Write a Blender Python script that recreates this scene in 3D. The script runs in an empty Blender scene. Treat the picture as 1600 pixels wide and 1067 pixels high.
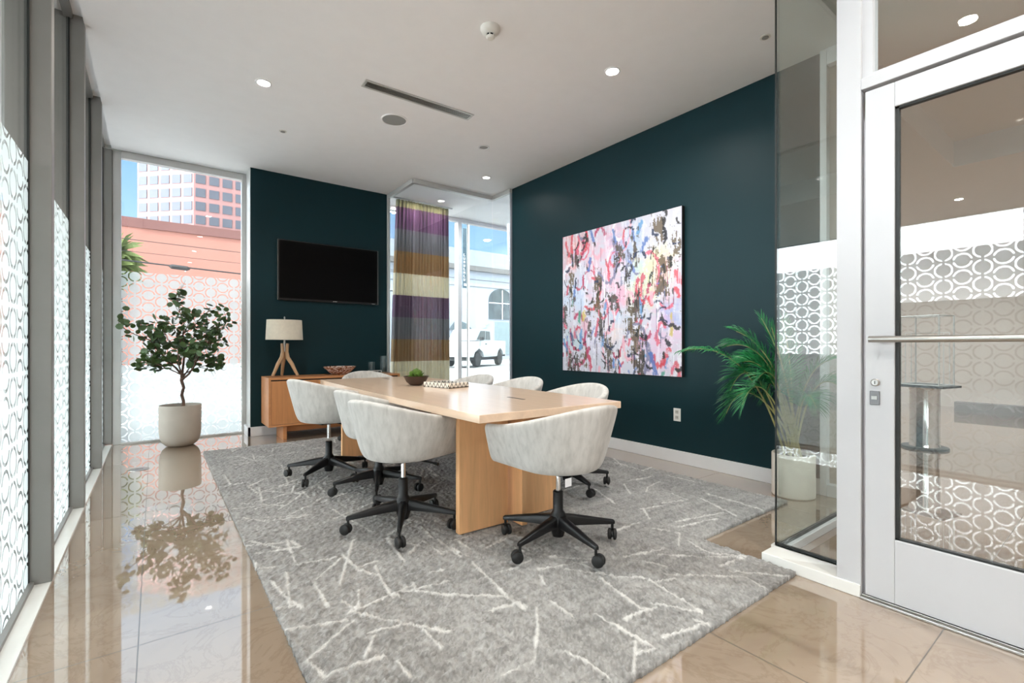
import bpy, bmesh, math, random
import numpy as np
from mathutils import Vector, Matrix
random.seed(7)
SC = bpy.context.scene
COL = SC.collection
PI = math.pi
ZC = 3.283          # ceiling height

# ---------------------------------------------------------------- materials
def lin(c):
    r = []
    for v in c:
        v /= 255.0
        r.append(v / 12.92 if v <= .04045 else ((v + .055) / 1.055) ** 2.4)
    return tuple(r) + (1.0,)

class NT:
    """tiny node-graph helper"""
    def __init__(s, name):
        s.m = bpy.data.materials.new(name); s.m.use_nodes = True
        s.t = s.m.node_tree; s.t.nodes.clear()
        s.out = s.t.nodes.new('ShaderNodeOutputMaterial')
    def n(s, typ, **kw):
        nd = s.t.nodes.new(typ)
        for k, v in kw.items(): setattr(nd, k, v)
        return nd
    def l(s, a, b): s.t.links.new(a, b)
    def val(s, sock, v):
        if hasattr(v, 'links'): s.l(v, sock)
        else: sock.default_value = v
    def math(s, op, a, b=0.0, c=0.0, clamp=False):
        nd = s.n('ShaderNodeMath', operation=op); nd.use_clamp = clamp
        s.val(nd.inputs[0], a); s.val(nd.inputs[1], b); s.val(nd.inputs[2], c)
        return nd.outputs[0]
    def coord(s, kind='Object', scale=(1, 1, 1), rot=(0, 0, 0)):
        tc = s.n('ShaderNodeTexCoord'); mp = s.n('ShaderNodeMapping')
        mp.inputs['Scale'].default_value = scale; mp.inputs['Rotation'].default_value = rot
        s.l(tc.outputs[kind], mp.inputs['Vector']); return mp.outputs[0]
    def noise(s, vec, scale=5, detail=4, rough=.55, dist=0):
        nd = s.n('ShaderNodeTexNoise')
        nd.inputs['Scale'].default_value = scale; nd.inputs['Detail'].default_value = detail
        nd.inputs['Roughness'].default_value = rough; nd.inputs['Distortion'].default_value = dist
        if vec is not None: s.l(vec, nd.inputs['Vector'])
        return nd.outputs['Fac']
    def ramp(s, fac, stops, interp='LINEAR'):
        nd = s.n('ShaderNodeValToRGB'); cr = nd.color_ramp; cr.interpolation = interp
        while len(cr.elements) < len(stops): cr.elements.new(.5)
        for e, (p, c) in zip(cr.elements, stops): e.position = p; e.color = c
        s.l(fac, nd.inputs[0]); return nd.outputs[0]
    def mix(s, fac, a, b, blend='MIX'):
        nd = s.n('ShaderNodeMix', data_type='RGBA', blend_type=blend)
        s.val(nd.inputs[0], fac); s.val(nd.inputs[6], a); s.val(nd.inputs[7], b)
        return nd.outputs[2]
    def principled(s, color, rough=.5, metal=0, bump=None, bstr=.2, bdist=.01, **kw):
        p = s.n('ShaderNodeBsdfPrincipled')
        s.val(p.inputs['Base Color'], color); s.val(p.inputs['Roughness'], rough)
        p.inputs['Metallic'].default_value = metal
        for k, v in kw.items(): s.val(p.inputs[k.replace('_', ' ')], v)
        if bump is not None:
            b = s.n('ShaderNodeBump'); b.inputs['Strength'].default_value = bstr
            b.inputs['Distance'].default_value = bdist
            s.l(bump, b.inputs['Height']); s.l(b.outputs[0], p.inputs['Normal'])
        s.l(p.outputs[0], s.out.inputs[0]); s.p = p
        return s.m

def plain(name, rgb, rough=.5, metal=0, var=.06, vscale=8, bstr=0.0, **kw):
    g = NT(name); c = lin(rgb)
    v = g.coord('Object')
    f = g.noise(v, vscale, 3)
    lo = tuple(max(0, x * (1 - var)) for x in c[:3]) + (1,)
    hi = tuple(min(1, x * (1 + var)) for x in c[:3]) + (1,)
    col = g.ramp(f, [(.3, lo), (.7, hi)])
    return g.principled(col, rough, metal, f if bstr else None, bstr, **kw)

def wood(name, rgb, rough=.35, axis=0, dark=.72, coat=0.0):
    g = NT(name); c = lin(rgb)
    sc = [14, 14, 14]; sc[axis] = 1.0
    v = g.coord('Object', tuple(sc))
    f = g.noise(v, 1.6, 5, .6, .6)
    f2 = g.noise(g.coord('Object', tuple(x * 5 for x in sc)), 1.5, 3)
    lo = tuple(x * dark for x in c[:3]) + (1,)
    col = g.ramp(f, [(.3, lo), (.62, c)])
    col = g.mix(.25, col, g.ramp(f2, [(.35, lo), (.65, c)]))
    return g.principled(col, rough, 0, f2, .05, .002, Coat_Weight=coat, Coat_Roughness=.16)

def glass(name, tint=(.93, .97, .95), rough=0.0, r0=.045):
    g = NT(name)
    lw = g.n('ShaderNodeLayerWeight'); lw.inputs[0].default_value = .5
    f = g.math('POWER', lw.outputs['Facing'], 5.0)
    f = g.math('MULTIPLY_ADD', f, .95, r0)
    tr = g.n('ShaderNodeBsdfTransparent'); tr.inputs[0].default_value = tuple(tint) + (1,)
    gl = g.n('ShaderNodeBsdfGlossy'); gl.inputs['Roughness'].default_value = rough
    gl.inputs['Color'].default_value = (1, 1, 1, 1)
    mx = g.n('ShaderNodeMixShader'); g.l(f, mx.inputs[0]); g.l(tr.outputs[0], mx.inputs[1]); g.l(gl.outputs[0], mx.inputs[2])
    g.l(mx.outputs[0], g.out.inputs[0]); return g.m

def film(name, axis):
    """etched privacy film: staggered broken rings left clear"""
    g = NT(name)
    tc = g.n('ShaderNodeTexCoord'); sp = g.n('ShaderNodeSeparateXYZ'); g.l(tc.outputs['Object'], sp.inputs[0])
    a = sp.outputs[axis]; z = sp.outputs[2]
    CW, P = .122, .1405
    u = g.math('DIVIDE', a, CW); col = g.math('FLOOR', u)
    fu = g.math('MULTIPLY', g.math('SUBTRACT', g.math('SUBTRACT', u, col), .5), CW)
    par = g.math('FLOORED_MODULO', col, 2.0)
    v = g.math('MULTIPLY_ADD', par, .5, g.math('DIVIDE', z, P))
    fv = g.math('MULTIPLY', g.math('SUBTRACT', g.math('FRACT', v), .5), P)
    r = g.math('SQRT', g.math('ADD', g.math('MULTIPLY', fu, fu), g.math('MULTIPLY', fv, fv)))
    ring = g.math('MULTIPLY', g.math('GREATER_THAN', r, .0500), g.math('LESS_THAN', r, .0638))
    gapa = g.math('GREATER_THAN', g.math('ABSOLUTE', fv), .010)
    gapb = g.math('GREATER_THAN', g.math('ABSOLUTE', fu), .010)
    gap = g.math('ADD', g.math('MULTIPLY', par, gapa), g.math('MULTIPLY', g.math('SUBTRACT', 1.0, par), gapb))
    mask = g.math('MULTIPLY', ring, gap)
    df = g.n('ShaderNodeBsdfDiffuse'); df.inputs[0].default_value = (.80, .84, .84, 1)
    tl = g.n('ShaderNodeBsdfTranslucent'); tl.inputs[0].default_value = (.60, .66, .655, 1)
    m1 = g.n('ShaderNodeMixShader'); m1.inputs[0].default_value = .68
    g.l(df.outputs[0], m1.inputs[1]); g.l(tl.outputs[0], m1.inputs[2])
    tr = g.n('ShaderNodeBsdfTransparent')
    m2 = g.n('ShaderNodeMixShader'); m2.inputs[0].default_value = .16
    g.l(m1.outputs[0], m2.inputs[1]); g.l(tr.outputs[0], m2.inputs[2])
    m3 = g.n('ShaderNodeMixShader'); g.l(mask, m3.inputs[0])
    g.l(m2.outputs[0], m3.inputs[1]); g.l(tr.outputs[0], m3.inputs[2])
    g.l(m3.outputs[0], g.out.inputs[0]); return g.m

def emit(name, rgb, strength):
    g = NT(name); e = g.n('ShaderNodeEmission'); e.inputs[0].default_value = lin(rgb); e.inputs[1].default_value = strength
    g.l(e.outputs[0], g.out.inputs[0]); return g.m

def vcol(name, rough=.9, bump=None):
    g = NT(name); a = g.n('ShaderNodeAttribute'); a.attribute_name = 'paint'
    return g, a.outputs['Color']

M = {}
M['ceiling'] = plain('ceiling_paint', (246, 245, 246), .9, var=.01)
M['white'] = plain('white_paint', (222, 222, 224), .45, var=.015)
M['whitemetal'] = plain('white_metal', (190, 191, 194), .35, var=.01)
M['teal'] = plain('teal_paint', (8, 42, 48), .5, var=.04, vscale=1.2, Specular_IOR_Level=.22)
M['marblesill'] = plain('marble_sill', (222, 222, 218), .2, var=.05, vscale=3)
M['alu'] = plain('aluminium', (140, 138, 135), .45, .5, var=.03)
M['aluw'] = plain('pale_frame', (196, 196, 194), .4, .2, var=.02)
M['black'] = plain('black_metal', (20, 20, 22), .38, .3, var=.1)
M['rubber'] = plain('black_rubber', (14, 14, 15), .55, var=.1)
M['chrome'] = plain('chrome', (225, 225, 225), .08, 1, var=.01)
M['steel'] = plain('brushed_steel', (176, 174, 170), .3, 1, var=.03)
M['screen'] = plain('screen_black', (2, 2, 3), .3, var=.0, Specular_IOR_Level=.12)
M['bezel'] = plain('screen_bezel', (16, 16, 17), .3, var=.0)
M['glass'] = glass('window_glass', (.94, .97, .965))
M['clear'] = glass('partition_glass', (.90, .93, .92), 0.0, .055)
M['vaseglass'] = glass('vase_glass', (.9, .93, .93))
M['filmY'] = film('etched_film_side', 1)
M['filmX'] = film('etched_film_end', 0)
M['oak'] = wood('oak_table', (238, 208, 180), .3, 1, .88, .7)
M['oakz'] = wood('oak_panel', (238, 184, 132), .4, 2, .8)
M['walnut'] = wood('credenza_wood', (198, 136, 88), .36, 0, .78)
M['walnutz'] = wood('credenza_door_wood', (198, 136, 88), .36, 2, .78)
M['lampwood'] = wood('lamp_wood', (188, 150, 112), .5, 2, .7)
M['shade'] = plain('lamp_shade_linen', (214, 204, 186), .9, var=.04, vscale=30)
M['potgrey'] = plain('grey_pot', (176, 168, 157), .75, var=.05, vscale=6)
M['potwhite'] = plain('white_pot', (232, 224, 214), .6, var=.05, vscale=9)
M['soil'] = plain('soil', (54, 44, 36), .95, var=.3, vscale=60, bstr=.4)
M['bark'] = plain('bark', (92, 70, 58), .85, var=.25, vscale=40, bstr=.3)
M['leaf'] = plain('round_leaf', (66, 90, 46), .5, var=.4, vscale=9)
M['palm'] = plain('palm_leaf', (34, 122, 66), .4, var=.5, vscale=5)
M['stem'] = plain('palm_stem', (150, 146, 92), .55, var=.15, vscale=20)
M['bowlwood'] = plain('dark_wood_bowl', (46, 28, 18), .4, var=.3, vscale=20)
M['succ'] = plain('succulent', (96, 128, 52), .5, var=.45, vscale=30)
M['plastic'] = plain('white_plastic', (226, 224, 218), .4, var=.01)
M['dark'] = plain('dark_void', (12, 12, 12), .8, var=.0)
M['greymesh'] = plain('speaker_mesh', (150, 150, 148), .7, var=.05, vscale=300)
M['lampglow'] = emit('downlight_glow', (255, 246, 232), 40)
M['lampdim'] = emit('downlight_dim', (255, 250, 240), 4)
M['seal'] = plain('dark_seal', (16, 20, 18), .5, var=.0)
M['glassedge'] = plain('glass_edge_green', (120, 150, 135), .2, var=.02)
M['hallwall'] = plain('hall_wall', (180, 170, 161), .8, var=.02, vscale=2)
M['greybase'] = plain('grey_base_band', (110, 106, 104), .4, var=.05)
M['asphalt'] = plain('street_paving', (148, 147, 146), .9, var=.1, vscale=.8)
M['concrete'] = plain('pale_concrete', (172, 171, 170), .9, var=.05, vscale=.6)
M['pink'] = plain('pink_stucco', (152, 104, 92), .9, var=.04, vscale=.4)
M['pinkdark'] = plain('pink_parapet', (106, 72, 68), .9, var=.05, vscale=.4)
M['tower'] = plain('tower_stucco', (134, 100, 98), .9, var=.03, vscale=.1)
M['towerglass'] = plain('tower_window', (66, 70, 80), .7, var=.12, vscale=.15)
M['whitewall'] = plain('white_stucco', (160, 165, 176), .9, var=.02, vscale=.2)
M['roofgrey'] = plain('grey_roof', (122, 126, 132), .8, var=.08, vscale=1.5)
M['winddark'] = plain('dark_window', (72, 80, 84), .15, var=.3, vscale=1.0)
M['truck'] = plain('truck_white', (190, 194, 198), .25, var=.01)
M['truckglass'] = plain('truck_glass', (66, 74, 76), .1, var=.1)
M['tyre'] = plain('tyre', (44, 44, 44), .8, var=.1)
M['cable'] = plain('cable_black', (38, 38, 40), .7, var=.05)
M['signdark'] = plain('sign_slate', (78, 96, 108), .6, var=.08)
M['fan'] = plain('fan_palm_leaf', (98, 112, 62), .7, var=.35, vscale=3)
M['canopy'] = plain('canopy_soffit', (206, 211, 207), .8, var=.02)
M['greenwall'] = plain('street_wall', (72, 82, 76), .9, var=.12, vscale=.5)
M['fabric'] = None

def fabric():
    g = NT('grey_velvet')
    v = g.coord('Object', (1, 1, .22))
    f = g.noise(v, 34, 5, .6, .2); f2 = g.noise(g.coord('Object'), 420, 2)
    col = g.ramp(f, [(.28, lin((176, 173, 168))), (.5, lin((194, 191, 186))), (.74, lin((206, 203, 198)))])
    return g.principled(col, .85, 0, f2, .15, .001, Sheen_Weight=.35, Sheen_Roughness=.5)
M['fabric'] = fabric()

def floor_mat(name, rgb, dark):
    g = NT(name)
    v = g.coord('Object')
    a = g.noise(v, .9, 6, .6, .9); b = g.noise(g.coord('Object', (1, 1, 1), (0, 0, .6)), 3.2, 6, .65, 1.4)
    col = g.ramp(a, [(.3, lin(dark)), (.7, lin(rgb))])
    vein = g.ramp(b, [(.47, (1, 1, 1, 1)), (.5, (.84, .80, .76, 1)), (.53, (1, 1, 1, 1))])
    col = g.mix(.7, col, vein, 'MULTIPLY')
    sp = g.n('ShaderNodeSeparateXYZ'); g.l(v, sp.inputs[0])
    def joint(s, off, pitch):
        t = g.math('DIVIDE', g.math('SUBTRACT', s, off), pitch)
        d = g.math('ABSOLUTE', g.math('SUBTRACT', t, g.math('ROUND', t)))
        return g.math('LESS_THAN', d, .0022 / pitch)
    j = g.math('MAXIMUM', joint(sp.outputs[0], -.05, 1.755), joint(sp.outputs[1], 2.22, 1.755))
    col = g.mix(j, col, lin((92, 82, 70)))
    r = g.math('MULTIPLY_ADD', j, .4, .035)
    return g.principled(col, r, 0, None, Coat_Weight=1.0, Coat_Roughness=.015, Coat_IOR=1.65, IOR=1.75)
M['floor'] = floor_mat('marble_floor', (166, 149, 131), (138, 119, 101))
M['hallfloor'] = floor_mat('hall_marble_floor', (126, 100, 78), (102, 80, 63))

# ---------------------------------------------------------------- mesh building
class MB:
    def __init__(s): s.bm = bmesh.new()
    def box(s, x0, x1, y0, y1, z0, z1, bev=0, seg=2, mat=None):
        vs = [s.bm.verts.new((x, y, z)) for x in (x0, x1) for y in (y0, y1) for z in (z0, z1)]
        q = [(0, 1, 3, 2), (4, 6, 7, 5), (0, 4, 5, 1), (2, 3, 7, 6), (0, 2, 6, 4), (1, 5, 7, 3)]
        fs = [s.bm.faces.new([vs[i] for i in f]) for f in q]
        if mat is not None: bmesh.ops.transform(s.bm, matrix=mat, verts=vs)
        if bev:
            es = list({e for f in fs for e in f.edges})
            bmesh.ops.bevel(s.bm, geom=es, offset=bev, segments=seg, affect='EDGES', profile=.5)
        return s
    def prism(s, poly, z0, z1, bev=0):
        n = len(poly)
        b = [s.bm.verts.new((p[0], p[1], z0)) for p in poly]; t = [s.bm.verts.new((p[0], p[1], z1)) for p in poly]
        fs = [s.bm.faces.new(t), s.bm.faces.new(b[::-1])]
        for i in range(n): fs.append(s.bm.faces.new((b[i], b[(i + 1) % n], t[(i + 1) % n], t[i])))
        if bev:
            es = list({e for f in fs for e in f.edges})
            bmesh.ops.bevel(s.bm, geom=es, offset=bev, segments=2, affect='EDGES', profile=.5)
        return s
    def lathe(s, prof, c=(0, 0, 0), seg=32, sx=1, sy=1, closed=True, mat=None):
        rings = []
        nv = []
        for r, z in prof:
            if r < 1e-5:
                ring = [s.bm.verts.new((c[0], c[1], c[2] + z))]
            else:
                ring = [s.bm.verts.new((c[0] + r * sx * math.cos(2 * PI * i / seg), c[1] + r * sy * math.sin(2 * PI * i / seg), c[2] + z)) for i in range(seg)]
            rings.append(ring); nv += ring
        for a, b in zip(rings, rings[1:]):
            for i in range(seg):
                j = (i + 1) % seg
                if len(a) == 1 and len(b) == 1: continue
                if len(a) == 1: s.bm.faces.new((a[0], b[j], b[i]))
                elif len(b) == 1: s.bm.faces.new((a[i], a[j], b[0]))
                else: s.bm.faces.new((a[i], a[j], b[j], b[i]))
        if closed:
            for ring, rev in ((rings[0], True), (rings[-1], False)):
                if len(ring) > 1: s.bm.faces.new(ring[::-1] if rev else ring)
        if mat is not None: bmesh.ops.transform(s.bm, matrix=mat, verts=nv)
        return s
    def tube(s, pts, rad, seg=10, sx=1.0, cap=True):
        pts = [Vector(p) for p in pts]; n = len(pts)
        if not hasattr(rad, '__len__'): rad = [rad] * n
        up = None; rings = []
        for i in range(n):
            t = (pts[min(i + 1, n - 1)] - pts[max(i - 1, 0)]).normalized()
            if up is None:
                up = Vector((0, 0, 1)) if abs(t.z) < .9 else Vector((1, 0, 0))
            a = t.cross(up).normalized(); up = a.cross(t).normalized()
            rings.append([s.bm.verts.new(pts[i] + rad[i] * (sx * math.cos(2 * PI * k / seg) * a + math.sin(2 * PI * k / seg) * up)) for k in range(seg)])
        for a, b in zip(rings, rings[1:]):
            for k in range(seg):
                j = (k + 1) % seg
                s.bm.faces.new((a[k], a[j], b[j], b[k]))
        if cap:
            s.bm.faces.new(rings[0][::-1]); s.bm.faces.new(rings[-1])
        return s
    def quad(s, a, b, c, d):
        s.bm.faces.new([s.bm.verts.new(p) for p in (a, b, c, d)]); return s
    def poly(s, pts):
        s.bm.faces.new([s.bm.verts.new(p) for p in pts]); return s
    def build(s, name, mat, parent=None, smooth=35, loc=None, subsurf=0):
        bmesh.ops.recalc_face_normals(s.bm, faces=s.bm.faces)
        me = bpy.data.meshes.new(name); s.bm.to_mesh(me); s.bm.free()
        o = bpy.data.objects.new(name, me); COL.objects.link(o)
        me.materials.append(mat)
        if smooth:
            me.shade_smooth() if hasattr(me, 'shade_smooth') else None
            lim = math.radians(smooth)
            bm = bmesh.new(); bm.from_mesh(me)
            for e in bm.edges:
                if len(e.link_faces) == 2 and e.calc_face_angle(0) > lim: e.smooth = False
            bm.to_mesh(me); bm.free()
        if parent is not None: o.parent = parent
        if loc is not None: o.location = loc
        if subsurf:
            md = o.modifiers.new('sub', 'SUBSURF'); md.levels = subsurf; md.render_levels = subsurf
        return o

def thing(name, label, cat, loc=(0, 0, 0), rz=0.0, group=None):
    o = bpy.data.objects.new(name, None); COL.objects.link(o)
    o.empty_display_size = .1
    o.location = loc; o.rotation_euler = (0, 0, rz)
    return tag(o, label, cat, group)
def tag(o, label, cat, group=None):
    o['label'] = label; o['category'] = cat
    if group: o['group'] = group
    return o
def struct(o, label=None):
    o['kind'] = 'structure'
    if label: o['label'] = label
    return o
def dup(root, loc=None, rz=None, label=None):
    def cp(o, par):
        c = o.copy(); COL.objects.link(c)
        if par is not None: c.parent = par
        for ch in [x for x in bpy.data.objects if x.parent == o]: cp(ch, c)
        return c
    r = cp(root, None)
    if loc is not None: r.location = loc
    if rz is not None: r.rotation_euler = (0, 0, rz)
    if label: r['label'] = label
    return r
def rot_z(a, c=(0, 0, 0)):
    return Matrix.Translation(c) @ Matrix.Rotation(a, 4, 'Z') @ Matrix.Translation([-x for x in c])
SKY_S, SUN_S, EXPO, SIDE_GLOW = 1.15, 2.6, 1.07, 7.9
# ================================================================ SETTING
# floors
o = MB().prism([(-.55, -4.2), (2.60, -4.2), (2.60, 1.15), (4.02, 1.15), (4.02, 5.2), (6.0, 5.2), (6.0, 7.3), (-.55, 7.0)], -.12, 0).build('floor', M['floor'], smooth=0); struct(o)
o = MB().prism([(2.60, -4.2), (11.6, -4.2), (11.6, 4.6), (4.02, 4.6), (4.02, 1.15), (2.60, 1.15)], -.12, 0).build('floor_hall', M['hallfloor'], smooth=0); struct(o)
# ceilings
o = MB().prism([(-.384, -4.2), (2.52, -4.2), (2.52, 1.10), (3.96, 1.10), (3.96, 5.26), (3.93, 5.26), (3.93, 5.70), (2.68, 5.70), (2.68, 6.54), (.93, 6.54), (.93, 6.84), (-.384, 6.84)], ZC, ZC + .14).build('ceiling', M['ceiling'], smooth=0); struct(o)
mb = MB()
mb.box(-.62, -.384, -4.2, 7.0, ZC + .04, ZC + .16)                      # slightly raised window head recess
struct(mb.build('ceiling_window_recess', M['ceiling'], smooth=0))
# hall ceiling with a raised tray
mb = MB()
hx0, hx1, hy0, hy1 = 2.52, 11.6, -4.2, 4.6
tx0, tx1, ty0, ty1 = 4.4, 7.6, -1.6, 1.35
z0 = ZC - .05
mb.box(hx0, tx0, hy0, 1.10, z0, z0 + .14); mb.box(4.02, tx0, 1.10, hy1, z0, z0 + .14)
mb.box(tx1, hx1, hy0, hy1, z0, z0 + .14)
mb.box(tx0, tx1, hy0, ty0, z0, z0 + .14); mb.box(tx0, tx1, ty1, hy1, z0, z0 + .14)
mb.box(tx0 - .3, tx1 + .3, ty0 - .3, ty1 + .3, z0 + .3, z0 + .4)
mb.box(tx0 - .3, tx0, ty0 - .3, ty1 + .3, z0 + .14, z0 + .3); mb.box(tx1, tx1 + .3, ty0 - .3, ty1 + .3, z0 + .14, z0 + .3)
mb.box(tx0, tx1, ty0 - .3, ty0, z0 + .14, z0 + .3); mb.box(tx0, tx1, ty1, ty1 + .3, z0 + .14, z0 + .3)
struct(mb.build('ceiling_hall', M['ceiling'], smooth=0))
# vestibule ceiling behind the curtain, and an unseen roof slab added to block sun and sky
struct(MB().prism([(2.712, 5.735), (3.965, 5.735), (3.965, 5.285), (6.1, 5.285), (6.1, 7.45), (2.712, 7.45)], 3.345, 3.5).build('ceiling_entry', M['ceiling'], smooth=0))
struct(MB().box(-.62, 12.2, -4.5, 7.5, 3.95, 4.2).build('roof', M['canopy'], smooth=0))
struct(MB().box(-6.6, -.62, -9, 10.5, 3.42, 3.7).build('ceiling_canopy', M['canopy'], smooth=0))
mb = MB(); mb.box(-.62, -.52, -4.2, 7.0, ZC + .16, 3.95); mb.box(-.62, 2.68, 6.86, 6.98, ZC, 3.95)
struct(mb.build('wall_fascia', M['canopy'], smooth=0))

# walls
o = MB().box(.93, 2.665, 6.54, 6.84, 0, ZC).build('wall_back', M['teal'], smooth=0); struct(o)
o = MB().box(3.96, 4.08, 1.437, 5.26, 0, 3.95).build('wall_right', M['teal'], smooth=0); struct(o)
mb = MB(); mb.box(-.6, 2.5, -4.3, -4.2, 0, ZC); struct(mb.build('wall_rear', M['hallwall'], smooth=0))
mb = MB(); mb.box(2.5, 11.7, -4.3, -4.2, 0, 3.95); mb.box(4.08, 11.7, 4.6, 4.7, 0, 3.95); mb.box(11.6, 11.7, -4.2, 4.6, 0, 3.95)
struct(mb.build('wall_hall', M['hallwall'], smooth=0))
mb = MB(); mb.box(4.08, 6.1, 5.1, 5.2, 0, 3.95); mb.box(6.0, 6.1, 5.2, 7.4, 0, 3.95); mb.box(3.93, 4.08, 5.262, 5.28, 0, ZC)
struct(mb.build('wall_entry', M['whitewall'], smooth=0))
# pale wall piece and post closing the right wall beside the glass corner
mb = MB(); mb.box(3.985, 4.06, 1.15, 1.392, .09, ZC); struct(mb.build('wall_return', M['hallwall'], smooth=0))
mb = MB(); mb.box(3.93, 4.08, 1.392, 1.437, 0, ZC, .004); mb.box(3.93, 4.08, 1.15, 1.392, 0, .09, .004); mb.box(3.93, 4.08, 1.15, 1.392, ZC - .12, ZC, .004)
struct(mb.build('trim_7', M['white'], smooth=0), 'white post and sill at the end of the teal wall behind the palm')

# baseboards
mb = MB(); mb.box(.90, 2.66, 6.52, 6.54, 0, .115, .003); mb.box(.90, .93, 6.52, 6.86, 0, .115, .003)
struct(mb.build('baseboard_back', M['white'], smooth=0))
mb = MB(); mb.box(3.94, 3.96, 1.44, 5.25, 0, .115, .003); struct(mb.build('baseboard_right', M['white'], smooth=0))
mb = MB(); mb.box(.925, .9305, 6.545, 6.84, .116, ZC); struct(mb.build('trim_8', M['aluw'], smooth=0), 'pale end of the teal back wall beside the window')

# marble sill along the window wall
mb = MB(); mb.box(-.475, -.384, -4.2, 6.86, -.001, .012, .002); struct(mb.build('trim_1', M['marblesill'], smooth=0), 'pale marble sill strip under the window wall')

# left window wall: bays of frame + glass + film
MY = [6.87, 5.59, 4.30, 3.035, 1.76, .485, -.79, -2.065, -3.34]
TOP = ZC + .04
for k in range(len(MY) - 1):
    y0, y1 = MY[k + 1] + .07, MY[k]
    mb = MB()
    mb.box(-.535, -.382, MY[k + 1], y0, .012, TOP, .003)
    if k == 0: mb.box(-.535, -.382, MY[0], MY[0] + .07, .012, TOP, .003)
    mb.box(-.50, -.44, y0, y1, 0, .03); mb.box(-.50, -.44, y0, y1, TOP - .035, TOP)
    f = struct(mb.build('window_%d' % (k + 1), M['alu'], smooth=0))
    MB().box(-.473, -.463, y0, y1, .03, TOP - .035).build('glass', M['glass'], f, smooth=0)
    MB().quad((-.4585, y0, .03), (-.4585, y1, .03), (-.4585, y1, 1.935), (-.4585, y0, 1.935)).build('frosted_film', M['filmY'], f, smooth=0)
    MB().box(-.4625, -.455, y1 - .012, y1, .03, TOP - .035).build('gasket', M['seal'], f, smooth=0)

# end window
mb = MB()
mb.box(-.380, -.305, 6.885, 6.97, 0, ZC, .004)
mb.box(-.305, .93, 6.85, 6.93, 3.205, ZC, .003); mb.box(-.305, .93, 6.85, 6.93, 0, .022, .003)
mb.box(.875, .93, 6.845, 6.93, 0, ZC, .003)
f = struct(mb.build('window_9', M['aluw'], smooth=0), 'tall end window behind the potted tree')
MB().box(-.305, .875, 6.885, 6.895, .022, 3.205).build('glass', M['glass'], f, smooth=0)
MB().quad((-.305, 6.88, .022), (.875, 6.88, .022), (.875, 6.88, 1.945), (-.305, 6.88, 1.945)).build('frosted_film', M['filmX'], f, smooth=0)

# glass enclosure of the corner entry (three panes meeting edge to edge)
mb = MB()
mb.box(2.665, 2.70, 6.50, 6.56, 0, ZC, .003)
mb.box(2.665, 2.71, 5.70, 6.50, ZC - .06, ZC - .001, .003); mb.box(2.68, 3.95, 5.68, 5.73, ZC - .06, ZC - .001, .003); mb.box(3.915, 3.96, 5.26, 5.70, ZC - .06, ZC - .001, .003)
mb.box(2.665, 2.71, 5.70, 6.50, 0, .02); mb.box(2.68, 3.95, 5.68, 5.73, 0, .02); mb.box(3.915, 3.96, 5.28, 5.70, 0, .02)
f = struct(mb.build('window_10', M['aluw'], smooth=0), 'frameless glass enclosure in front of the striped curtain')
MB().box(2.683, 2.691, 5.712, 6.50, .02, ZC - .06).build('glass', M['glass'], f, smooth=0)
MB().box(2.692, 3.927, 5.702, 5.710, .02, ZC - .06).build('glass', M['glass'], f, smooth=0)
MB().box(3.934, 3.942, 5.28, 5.70, .02, ZC - .06).build('glass', M['glass'], f, smooth=0)
# storefront of the entry
mb = MB(); YS = 7.2
mb.box(2.70, 6.0, YS, YS + .1, 3.285, 3.343, .004)
mb.box(4.235, 4.315, YS, YS + .12, 0, 3.285, .004); mb.box(2.70, 2.76, YS, YS + .1, 0, 3.285, .004); mb.box(2.70, 6.0, YS, YS + .1, 0, .04, .003)
f = struct(mb.build('window_11', M['white'], smooth=0), 'white framed storefront behind the striped curtain')
MB().box(2.76, 4.235, YS + .05, YS + .06, .04, 3.285).build('glass', M['glass'], f, smooth=0)
MB().box(4.315, 6.0, YS + .05, YS + .06, .04, 3.285).build('glass', M['glass'], f, smooth=0)
MB().box(4.44, 4.46, YS + .03, YS + .045, .04, 3.285).build('glazing_joint', M['aluw'], f, smooth=0)
struct(MB().box(2.70, 6.0, YS + .02, YS + .12, 3.51, 3.95).build('trim_9', M['white'], smooth=0))

# glass corner beside the door
mb = MB(); mb.box(2.463, 2.62, .743, 1.165, 0, .055, .003); mb.box(2.60, 2.66, .84, 1.18, .0, .055); 
struct(mb.build('trim_2', M['marblesill'], smooth=0), 'low pale marble curb under the glass corner')
mb = MB(); mb.box(2.66, 3.93, 1.12, 1.18, 0, .045, .002); mb.box(2.60, 3.93, 1.12, 1.18, ZC - .07, ZC + .01, .002)
mb.box(2.60, 2.64, .84, 1.12, ZC - .03, ZC + .01)
f = struct(mb.build('window_12', M['aluw'], smooth=0), 'frameless glass corner beside the door')
MB().box(2.615, 2.627, .835, 1.160, .055, ZC - .03).build('glass', M['clear'], f, smooth=0)
MB().box(2.628, 3.93, 1.145, 1.157, .045, ZC - .07).build('glass', M['clear'], f, smooth=0)
MB().box(2.612, 2.618, 1.158, 1.166, .055, ZC - .03).build('corner_seal', M['seal'], f, smooth=0)
mb = MB(); mb.box(2.612, 2.63, .84, 1.165, .055, .068); mb.box(2.63, 3.93, 1.142, 1.16, .045, .06)
mb.build('bottom_gasket', M['seal'], f, smooth=0)

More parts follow.
